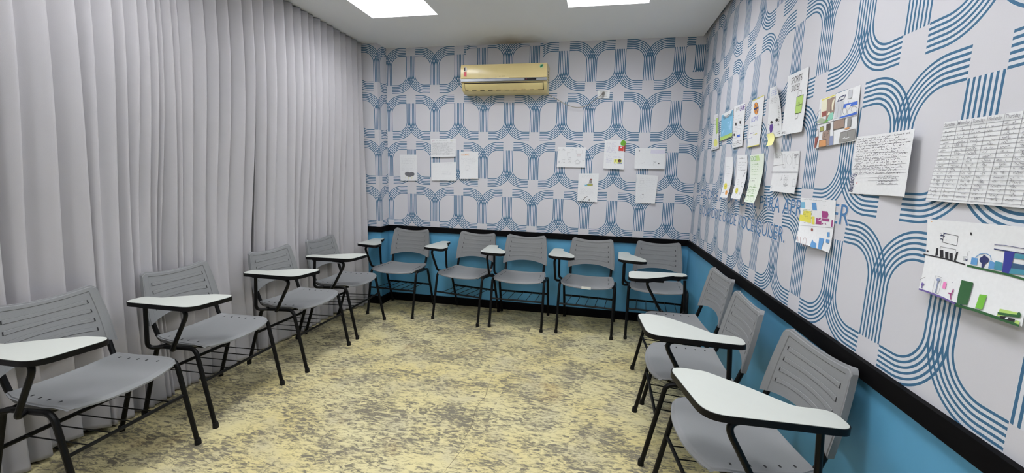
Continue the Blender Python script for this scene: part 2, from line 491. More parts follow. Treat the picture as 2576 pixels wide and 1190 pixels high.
def curtain(name, i0, i1, y_shift_low, label, hem):
    NU, NZ = 16, 36
    cols = []
    for i in range(i0, i1):
        for k in range(NU):
            cols.append((i, k / NU))
    cols.append((i1 - 1, 1.0))
    zs = [0.0] + [0.02 + (2.592 - .02) * (j / (NZ - 1)) for j in range(NZ)]
    v = []
    for z0 in zs:
        low = 1 - sstep(.5, 2.2, z0)
        for (i, t) in cols:
            e0 = EDGES[i]; e1 = EDGES[min(i + 1, len(EDGES) - 1)]
            s = sstep(0, 1, t)
            y = e0 + (e1 - e0) * t
            y += low * (FS[i] * (1 - s) + FS[min(i + 1, len(FS) - 1)] * s)
            depth = (FA[i] * (1 - low) + FB[i] * low) * (1 - t) + (FA[min(i + 1, len(FA) - 1)] * (1 - low) + FB[min(i + 1, len(FB) - 1)] * low) * t
            prof = sstep(0, 1, t / .80) ** .85 if t < .80 else sstep(0, 1, (1 - t) / .20)
            # the leading lip of each fold leans towards the window side: omega shaped pleats
            yo = 0.10 * (e1 - e0) * math.sin(PI * t) ** 2 * (1 - low * .5)
            wobble = 0.006 * low * math.sin(3.1 * z0 + 5.3 * i) + 0.012 * low * math.sin(1.7 * y * 6 + 2 * z0)
            xe = interp(XBOT, y) * low + (-.418) * (1 - low)
            x = xe - (0.062 * (1 - low) + 0.058 * low) * depth * prof + wobble - 0.004 * low
            z = z0
            if z0 < 0.03:
                z = max(0.004, z0 + hem(y) )
            ysh = y_shift_low * low * (1 - abs((i + t - (i0 if y_shift_low < 0 else i1)) / 3.0)) if abs(i + t - (i0 if y_shift_low < 0 else i1)) < 3 else 0
            v.append((x, y + yo + ysh, z))
    n = len(cols); f = []
    for j in range(len(zs) - 1):
        for k in range(n - 1):
            f.append((j * n + k, j * n + k + 1, (j + 1) * n + k + 1, (j + 1) * n + k))
    o = new_mesh(name, v, f, m_curtain, smooth=True, angle=180)
    md = o.modifiers.new('thick', 'SOLIDIFY'); md.thickness = 0.0015
    tag(o, label, 'curtain', 'pleated grey curtains along the left wall')
    return o
hem_r = lambda y: 0.004 + 0.006 * math.sin(9 * y)
def hem_l(y): return 0.004 + 0.035 * math.exp(-((y + 2.62) / .14) ** 2) + 0.004 * math.sin(11 * y)
SPLIT = 15
curtain('curtain', 0, SPLIT, 0.004, 'pleated grey curtain reaching the back left corner behind the two farthest chairs', hem_r)
curtain('curtain', SPLIT, len(EDGES) - 1, -0.024, 'pleated grey curtain filling the left edge behind the two nearest left chairs', hem_l)

# ------------------------------------------------------------------ air conditioner
m_ac = mat('yellowed_plastic', (222, 204, 146), 0.32, 0.03, 8)
m_acp = mat('yellowed_panel', (228, 208, 150), 0.22, 0.03, 5)
m_silver = mat('silver_plastic', (158, 161, 166), 0.4, 0.03, 20, metallic=0.25)
m_dark = mat('dark_plastic', (24, 20, 24), 0.25)
ac = thing('air_conditioner', 'yellowed split air conditioner mounted high on the patterned back wall', 'air conditioner', (0.98, 0.0, 2.25))
def xprof(prof, x0, x1, seg_x=None):
    mb = MB(); n = len(prof)
    v = [(x, y, z) for x in (x0, x1) for y, z in prof]
    f = [tuple(range(n)), tuple(range(n, 2 * n))[::-1]] + [(i, (i + 1) % n, n + (i + 1) % n, n + i) for i in range(n)]
    return mb.add(v, f)
hw = 0.40
body = fillet([(0.0, 0.120), (-0.168, 0.122), (-0.186, 0.11), (-0.188, -0.03), (-0.180, -0.062), (-0.150, -0.105), (-0.10, -0.122), (0.0, -0.122)], [0, .01, .01, .02, .03, .04, .03, 0], False, 4)
body = [(p[0], p[1]) for p in [(q.x, q.y) for q in [Vector((a[0], a[1], 0)) for a in body]]]
xprof(body, -hw, hw).build('body', m_ac, ac, angle=40)
fp = [(-0.186, 0.118), (-0.198, 0.117), (-0.206, 0.09), (-0.209, 0.03), (-0.207, -0.006), (-0.186, -0.008)]
panel = xprof(fp, -hw - .001, hw + .001).build('front_panel', m_acp, ac, angle=40)
xprof([(-0.18, -0.009), (-0.207, -0.009), (-0.208, -0.032), (-0.18, -0.034)], -hw - .001, hw + .001).build('silver_strip', m_silver, ac, angle=30)
# louver sits in a dark slot
sl = []
def onlow(t, off):   # point along the lower front curve
    a = [(-0.1875, -0.042), (-0.181, -0.062), (-0.165, -0.085), (-0.149, -0.103)]
    k = t * 3; i = min(2, int(k)); q = k - i
    y = a[i][0] + (a[i + 1][0] - a[i][0]) * q; z = a[i][1] + (a[i + 1][1] - a[i][1]) * q
    return (y - off, z - off * .6)
slot = [onlow(t / 6, 0.0015) for t in range(7)] + [onlow(t / 6, -0.006) for t in range(6, -1, -1)]
xprof(slot, -hw + .028, hw - .028).build('air_slot', m_dark, ac, angle=60)
lou = [onlow(.10 + .80 * t / 6, 0.0055) for t in range(7)] + [onlow(.10 + .80 * t / 6, 0.001) for t in range(6, -1, -1)]
louver = xprof(lou, -hw + .032, hw - .034).build('louver', m_ac, ac, angle=60)
for k in range(9):
    tabs = MB()
    x = -hw + .06 + k * .078
    y, z = onlow(.96, 0.003); tabs.box(x, y - .004, z - .004, x + .035, y + .004, z + .006).build('vane_tab', mat('vane_beige', (200, 178, 118), 0.5), louver, smooth=False)

disp = MB().prism([(p.x, p.y) for p in fillet([(-.054, -.0075, 0), (.054, -.0075, 0), (.054, .0075, 0), (-.054, .0075, 0)], .007, True)], -.001, .0015)
d = disp.build('display', m_dark, ac, angle=40); d.location = (.255, -.208, -.021); d.rotation_euler = (PI / 2, 0, 0)
lt = MB().box(-.040, -.002, .0015, -.034, .003, .0022).build('indicator_light', mat('red_light', (200, 60, 80), 0.4), d, smooth=False)
MB().box(-.058, -.211, -.0085, .058, -.205, -.004).build('badge_plate', mat('ivory_plate', (244, 232, 190), 0.3), ac, smooth=False)
lg = MB()
for (x, w) in ((-.034, .006), (-.024, .002), (-.006, .007), (.003, .007), (.012, .006)):
    lg.add([(x, -.2105, .006), (x + w, -.2105, .006), (x + w + .002, -.2105, .011), (x + .002, -.2105, .011)], [(0, 1, 2, 3)])
lg.build('logo', mat('logo_brown', (96, 78, 54), 0.4), ac, smooth=False)
def disc(cx, cz, rx, rz, y, n=20): return [(cx + rx * math.cos(2 * PI * k / n), y, cz + rz * math.sin(2 * PI * k / n)) for k in range(n)]
# round seal with red ribbon, lower left of the panel front
v = disc(-.355, .076, .017, .020, -.2105); mb = MB().add(v, [tuple(range(20))])
seal = mb.build('seal_sticker', mat('seal_white', (226, 222, 214), 0.5), ac, smooth=False)
MB().add([(-.368, -.2112, .088), (-.355, -.2112, .094), (-.355, -.2112, .060), (-.368, -.2112, .064)], [(0, 1, 2, 3)]).build('seal_print', mat('seal_black', (60, 52, 56), 0.5), seal, smooth=False)
MB().add([(-.369, -.2112, .054), (-.343, -.2112, .054), (-.343, -.2112, .008), (-.349, -.2112, .016), (-.356, -.2112, .010), (-.362, -.2112, .016), (-.369, -.2112, .006)], [(0, 1, 2, 3, 4, 5, 6)]).build('seal_ribbon', mat('seal_red', (214, 84, 92), 0.5), seal, smooth=False)
v = disc(.353, .088, .018, .019, -.2112); lf = MB().add(v, [tuple(range(20))]).build('leaf_sticker', mat('leaf_pale', (190, 214, 160), 0.5), ac, smooth=False)
MB().add([(.340, -.2125, .076), (.346, -.2125, .074), (.360, -.2125, .080), (.366, -.2125, .092), (.370, -.2125, .100), (.358, -.2125, .100), (.346, -.2125, .094), (.341, -.2125, .086)], [tuple(range(8))]).build('leaf_print', mat('leaf_green', (30, 120, 84), 0.5), lf, smooth=False)
sb = MB()
for k in range(5):
    sb.box(hw, -.12 + .0 * k, .055 - .022 * k, hw + .002, -.05, .063 - .022 * k)
sb.build('side_vent', mat('vent_shadow', (150, 140, 110), 0.6), ac, smooth=False)
m_cord = mat('cord_grey', (150, 144, 132), 0.5)
cp = [(.352, -.030, -.112), (.400, -.022, -.125), (.45, -.02, -.15), (.513, -.02, -.186), (.57, -.02, -.217), (.627, -.02, -.238), (.67, -.022, -.245), (.708, -.024, -.244), (.745, -.026, -.236), (.775, -.03, -.222), (.82, -.036, -.188), (.86, -.044, -.157), (.895, -.05, -.135)]
cord = MB().tube([(a, b - .016 * math.sin(PI * i / (len(cp) - 1)), c) for i, (a, b, c) in enumerate(cp)], .0032, 8).build('power_cord', m_cord, ac)
MB().tube([(.893, -.052, -.140), (.900, -.046, -.128), (.905, -.03, -.118), (.905, -.012, -.118)], [.006, .011, .013, .013], 10).build('plug', mat('plug_grey', (120, 116, 108), 0.5), cord)

ot = thing('wall_outlet', 'white wall outlet plate holding the air conditioner plug on back wall', 'outlet', (1.887, 0.0, 2.126))
pl = MB().prism([(p.x, p.y) for p in fillet([(-.054, -.035, 0), (.054, -.035, 0), (.054, .035, 0), (-.054, .035, 0)], .009, True)], 0, .008).build('plate', mat('outlet_white', (226, 228, 226), 0.35), ot, angle=40)
pl.rotation_euler = (PI / 2, 0, 0)
MB().box(-.034, -.0092, -.021, .034, -.007, .021).build('socket_module', mat('outlet_module', (214, 216, 214), 0.35), ot, smooth=False)
MB().box(-.034, -.0098, .0205, .034, -.009, .022).box(-.034, -.0098, -.022, .034, -.009, -.0205).build('module_line', mat('outlet_line', (140, 142, 142), 0.5), ot, smooth=False)

# ------------------------------------------------------------------ writing-tablet chairs
m_tube = mat('black_steel', (9, 9, 10), 0.42, 0.1, 80, spec=0.22)
m_plastic = mat('grey_polypropylene', (131, 132, 134), 0.6, 0.02, 300, bump=0.12, spec=0.3)
m_slot = mat('slot_dark', (30, 30, 34), 0.7)
m_laminate = mat('white_laminate', (190, 193, 187), 0.35, 0.01, 30)
m_edge = mat('black_edge_band', (10, 9, 12), 0.45, spec=0.22)
m_cap = mat('rubber_cap', (11, 10, 11), 0.7, spec=0.3)
TR = 0.0112

def shell(front, us, vs, tvec, name, m, parent, angle=32):
    nu, nv = len(us), len(vs)
    v = [front(u, w) for w in vs for u in us]
    bk = [tuple(a + b for a, b in zip(front(u, w, True), tvec(u, w))) for w in vs for u in us]
    n = nu * nv; f = []
    for j in range(nv - 1):
        for i in range(nu - 1):
            a = j * nu + i
            f.append((a, a + 1, a + nu + 1, a + nu)); f.append((n + a, n + a + nu, n + a + nu + 1, n + a + 1))
    ring = [i for i in range(nu)] + [j * nu + nu - 1 for j in range(1, nv)] + [(nv - 1) * nu + i for i in range(nu - 2, -1, -1)] + [j * nu for j in range(nv - 2, 0, -1)]
    for a, b in zip(ring, ring[1:] + ring[:1]): f.append((a, n + a, n + b, b))
    return new_mesh(name, v + bk, f, m, parent, smooth=True, angle=angle)

def dense(breaks, step):
    out = []
    for a, b in zip(breaks, breaks[1:]):
        k = max(1, int(math.ceil((b - a) / step)))
        out += [a + (b - a) * i / k for i in range(k)]
    return out + [breaks[-1]]

RIBS = [(.18, .25), (.355, .425), (.53, .60), (.705, .775)]
def back_pt(u, w):
    zb = .553 - .040 * abs(u) ** 2.2; zt = .774 + .030 * u * u - .022 * max(0, (abs(u) - .84) / .16) ** 2
    z = zb + (zt - zb) * w
    h = .2165 - .020 * w - .006 * w * w + .005 * math.sin(PI * w)
    y = .160 + (z - .515) * .20 + .03 * (1 - u * u)
    return (u * h, y, z)
def back_front(u, w, back=False):
    x, y, z = back_pt(u, w)
    if not back:
        if abs(u) < .825 and w < .905: y += .0025           # sunken field
        if abs(u) < .72:
            for a, b in RIBS:
                if a + .002 < w < b - .002: y -= .0020
        if abs(u) > .965: y += .003
        if w > .975: y += .003
    return (x, y, z)
def back_tv(u, w):
    return (0, .024 if abs(u) > .88 else .014, 0)
def make_back(parent):
    us = dense([-1, -.97, -.96, -.83, -.82, -.725, -.715, .715, .725, .82, .83, .96, .97, 1], .09)
    br = [0.0]
    for a, b in RIBS: br += [a, a + .006, b - .006, b]
    br += [.90, .912, .97, .98, 1.0]
    vs = dense(br, .08)
    o = shell(back_front, us, vs, back_tv, 'backrest', m_plastic, parent)
    sl = MB()
    for a, b in RIBS:
        for s in (-1, 1):
            pts = []
            for (u, w) in ((.725, a + .004), (.745, a + .004), (.745, b - .004), (.725, b - .004)):
                x, y, z = back_pt(s * u, w); pts.append((x, y + .0012, z))
            sl.add(pts, [(0, 1, 2, 3)])
    sl.build('slot', m_slot, o, smooth=False)
    ln = MB()
    def ribbon(path, wd):
        P = [Vector(p) for p in path]; v = []
        for i, p in enumerate(P):
            t = (P[min(i + 1, len(P) - 1)] - P[max(i - 1, 0)]).normalized()
            nn = t.cross(Vector((0, 1, 0))).normalized() * wd
            v += [p - nn, p + nn]
        ln.add(v, [(2 * i, 2 * i + 1, 2 * i + 3, 2 * i + 2) for i in range(len(P) - 1)])
    def bp_(u, w, off): 
        x, y, z = back_pt(u, w); return (x, y + off, z)
    for a, b in RIBS:
        for w in (a, b): ribbon([bp_(-.72 + 1.44 * k / 16, w, .0018) for k in range(17)], .0006)
    ribbon([bp_(-.825 + 1.65 * k / 16, .908, .0016) for k in range(17)], .0007)
    for s in (-1, 1): ribbon([bp_(s * .825, .908 * k / 10, .0016) for k in range(11)], .0007)
    ln.build('groove_line', mat('groove_shadow', (108, 109, 112), 0.6), o, smooth=False)
    return o
def seat_pt(u, w):
    yf = -.180 - .042 * (1 - abs(u) ** 2.4); yr = .148
    y = yf + (yr - yf) * w
    h = interp([(1.0, .204), (.85, .217), (.5, .230), (.25, .233), (.08, .226), (0, .214)], w)
    z = .453 - .011 * (1 - u * u) - .016 * max(0, (.16 - w) / .16) ** 2 + .006 * max(0, (w - .8) / .2) ** 2 - .004 * math.sin(PI * w)
    return (u * h, y, z)
def seat_front(u, w, back=False):
    x, y, z = seat_pt(u, w)
    if not back:
        if abs(u) > .965: z -= .004
        if w < .03: z -= .003
        if abs(u) < .92 and .06 < w < .95: z -= .0012
    return (x, y, z)
def seat_tv(u, w):
    k = .030 * sstep(.0, .3, w) if abs(u) > .9 else .010
    return (-(.012 * u if abs(u) > .9 else 0), 0, -max(.010, k))
def make_seat(parent):
    us = dense([-1, -.97, -.96, -.925, -.915, -.9, .9, .915, .925, .96, .97, 1], .12)
    vs = dense([0, .025, .035, .055, .065, .945, .955, 1.0], .08)
    o = shell(seat_front, us, vs, seat_tv, 'seat', m_plastic, parent)
    sl = MB()
    for s in (-1, 1):
        for w in (.26, .44, .58, .72, .86):
            x, y, z = seat_pt(s * .80, w)
            sl.box(x - .0055, y - .003, z - .002, x + .0055, y + .003, z + .0004)
    sl.build('slot', m_slot, o, smooth=False)
    return o

BOARD = [(-.352, .138), (-.335, -.262), (-.030, -.290), (-.050, -.165), (-.150, -.055), (-.245, .030), (-.252, .138)]
BR_R = [.04, .075, .05, .05, .07, .05, .04]
def make_chair(hand):
    """hand = -1: tablet at the sitter's right (local -x); the chair faces local -y"""
    t = thing('tablet_chair', '-', 'chair')
    make_seat(t); make_back(t)
    for s in (-1, 1):
        x = s * .2375
        P = [(x, -.235, 0.012), (x, -.150, .430), (x, .100, .416), (x, .235, 0.012)]
        f = fillet(P, [0, .045, .045, 0], False, 6)
        fl = MB().tube(f[:8], TR).build('leg', m_tube, t)
        rl = MB().tube(f[8 - 1 + 1 - 0:], TR).build('leg', m_tube, t) if False else MB().tube(f[8:], TR).build('leg', m_tube, t)
        MB().tube([f[7], f[8]], TR).build('side_rail', m_tube, t)
        for leg, q in ((fl, P[0]), (rl, P[3])):
            sg = -1 if q[1] < 0 else 1
            MB().lathe([(.0145, 0.0), (.0150, .004), (.0140, .022), (.0118, .030)], q[0], q[1] + sg * .002).build('foot_cap', m_cap, leg)
        # inner L tube carrying seat and backrest
        xi = s * .186
        L = fillet([(xi, -.14, .424), (xi, .148, .424), (xi + s * .004, .186, .540), (xi + s * .003, .204, .625)], [0, .06, .10, 0], False, 6)
        MB().tube(L, .0115).build('back_support', m_tube, t)
    cbm = MB()
    for y, z in ((-.105, .4225), (.075, .4175)):
        cbm.tube([(-.238, y, z), (.238, y, z)], .0085)
    cbm.build('crossbar', m_tube, t)
    rack = MB().tube([(-.2375, -.1842, .255), (.2375, -.1842, .255)], .0078).build('book_rack', m_tube, t)
    MB().tube([(-.2375, .1595, .238), (.2375, .1595, .238)], .0092).build('rear_bar', m_tube, rack)
    for k in range(5):
        x = -.165 + .0825 * k
        MB().tube([(x, -.1842, .259), (x + .004, .1595, .2435)], .0028, 6).build('wire', m_tube, rack)
    # tablet arm
    inn = .065 if hand < 0 else 0.0
    ol = fillet([(-hand * (p[0] - (inn if i in (2, 3) else inn * .5 if i == 4 else 0)), p[1], 0) for i, p in enumerate(BOARD)], BR_R, True, 7)
    o2 = [(p.x, p.y) for p in ol]
    ctr = Vector((-hand * -.23, -.08))
    piv = (hand * .30, -.06, .676)
    loc = lambda q, k: [((x - ctr[0]) * k + ctr[0] - piv[0], (y - ctr[1]) * k + ctr[1] - piv[1]) for x, y in q]
    bd = MB().prism(loc(o2, .985), .012, .0165).build('writing_board', m_laminate, t, angle=30)
    bd.location = piv
    MB().prism(loc(o2, 1.0), -.006, .0150).build('edge_band', m_edge, bd, angle=30)
    MB().prism(loc(o2, .80), -.017, -.006).build('board_bracket', m_tube, bd, angle=30)
    xo = hand * .287
    a = fillet([(xo, .085, .665), (xo, .100, .425), (hand * .2375, .050, .420)], [0, .075, 0], False, 7)
    MB().tube(a, .0105).build('board_support', m_tube, t)
    b_ = fillet([(xo + hand * -.02, -.06, .655), (xo, -.185, .652), (xo + hand * .004, -.062, .428), (hand * .2375, -.02, .424)], [0, .035, .045, 0], False, 7)
    MB().tube(b_, .0105).build('board_support', m_tube, t)
    return t

GROUP = 'grey tablet chairs standing around the walls'
CHAIRS = [
    (-0.243, -2.737, 90.5, -1, (0, 0, 0, 0, 0, 0), 'nearest left grey tablet chair by the curtain, cut by the picture edge', 0),
    (-0.277, -2.126, 89.4, -1, (0, 0, 0, 0, 0, 0), 'second tablet chair along the curtain counted from the viewer', 0),
    (-0.234, -1.46, 88.8, -1, (0, 0, 0, 0, 0, 0), 'third tablet chair along the curtain counted from the viewer', 0),
    (-0.243, -0.867, 91.8, -1, (0, 0, 0, 0, 0, 0), 'farthest tablet chair along the curtain, partly behind a white tablet', 0),
    (-0.006, -0.281, -2.3, -1, (0, 0, 0, 0, 0, 0), 'tablet chair in the back left corner beside the papered pier', 0),
    (0.6805, -0.283, -10.3, -1, (0, 0, 0, 0, 0, 0), 'slightly turned tablet chair, second from the left on the back wall', 0),
    (1.219, -0.306, -0.7, -1, (0, 0, 0, 0, 0, 0), 'middle tablet chair of the five on the back wall', 0),
    (1.839, -0.307, -4.6, -1, (0, 0, 0, 0, 0, 0), 'back wall tablet chair with a small white tag under its seat', 1),
    (2.436, -0.292, -5.5, -1, (0, 0, 0, 0, 0, 0), 'tablet chair in the back right corner, behind another white tablet', 0),
    (2.439, -1.316, -87.5, -1, (0, 0, 0, -0.03, -0.03, 0.005), 'farthest of the three right wall chairs, its tablet on the far side', 0),
    (2.3935, -1.905, -91.2, 1, (0, 0, 0, 0, 0, 0), 'middle of the three right wall chairs, its tablet on the near side', 0),
    (2.44, -2.495, -84, 1, (-1.2, 0, 0, 0, 0, 0.004), 'nearest right wall chair with big white tablet at bottom right', 0),
]
protos = {}
for (x, y, rz, hand, bt, label, extra) in CHAIRS:
    if hand not in protos:
        c = protos[hand] = make_chair(hand)
    else:
        c = dup(protos[hand])
    c.location = (x, y, 0); c.rotation_euler = (0, 0, math.radians(rz))
    tag(c, label, 'chair', GROUP)
    for ch in c.children:
        if ch.name.startswith('writing_board'):
            tx, ty, tz, dx, dy, dz = bt
            ch.location = (hand * .30 + dx, -.06 + dy, .676 + dz)
            ch.rotation_euler = tuple(math.radians(q) for q in (tx, ty, tz))
    if extra:
        tg = MB().box(-.035, -.222, .416, .045, -.219, .438).build('paper_tag', mat('tag_white', (222, 222, 216), 0.5), c, smooth=False)
        tg['label'] = 'small white tag under the seat front'

# ------------------------------------------------------------------ lettering printed on the right wall
m_letter = mat('lettering_blue', (70, 118, 164), 0.7)
m_halo = mat('lettering_outline', (214, 212, 218), 0.8)
def lettering(s, y0, y1, z0, z1):
    for off, m, nm, d in ((0.03, m_halo, 'lettering_outline', .0006), (0.0, m_letter, 'lettering', .0012)):
        v, f = text_mesh(s, offset=off)
        v0, _ = (v, f) if off == 0 else text_mesh(s)
        X0 = min(p[0] for p in v0); X1 = max(p[0] for p in v0)
        cap = 0.73
        pts = [(W - d, y0 + (p[0] - X0) / (X1 - X0) * (y1 - y0), z0 + p[1] / cap * (z1 - z0)) for p in v]
        new_mesh(nm, pts, f, m, wall_right, smooth=False)
lettering('EDUCAR \u00c9 A HORA IDEAL PARA APRENDER', -.312, -2.428, 1.2195, 1.296)
lettering('\u00c9 QUANDO E ONDE VOC\u00ca QUISER.', -.312, -1.955, 1.088, 1.1645)

# ------------------------------------------------------------------ sheets pinned to the walls
INKS = dict(ink_black=(34, 32, 38), ink_navy=(40, 48, 96), ink_indigo=(48, 54, 140), ink_blue=(64, 104, 196), ink_blue2=(92, 146, 198), ink_skyblue=(120, 178, 208), ink_paleblue=(150, 196, 226),
    ink_purple=(92, 60, 140), ink_purple2=(104, 88, 150), ink_violet=(112, 116, 190), ink_magenta=(154, 62, 122), ink_pink=(226, 130, 186), ink_red=(206, 66, 60), ink_redbrown=(140, 78, 70),
    ink_orange=(222, 148, 62), ink_orange2=(206, 148, 96), ink_yellow=(216, 206, 84), ink_paleyellow=(224, 224, 130), ink_lime=(170, 200, 108), ink_limegreen=(112, 180, 60), ink_green=(104, 160, 72),
    ink_leaf=(108, 170, 50), ink_darkgreen=(44, 92, 52), ink_palegreen=(190, 216, 150), ink_olive=(158, 160, 84), ink_teal=(70, 138, 160), ink_darkteal=(52, 84, 118), ink_teal_light=(140, 200, 180),
    ink_greygreen=(170, 180, 160), ink_greyblue=(130, 140, 170), ink_grey=(140, 138, 136), ink_grey2=(108, 108, 112), ink_palegrey=(196, 198, 204), ink_brown=(152, 130, 118), ink_darkbrown=(84, 72, 66), ink_cream=(228, 224, 200),
    pencil=(122, 122, 128), pencil_faint=(182, 182, 188), pencil_violet=(164, 160, 196),
    paper=(226, 227, 229), paper_green=(222, 230, 216), paper_yellow=(224, 220, 150), paper_shade=(214, 212, 226))
for k, c in INKS.items(): mat(k, c, 0.75, 0.03, 120)
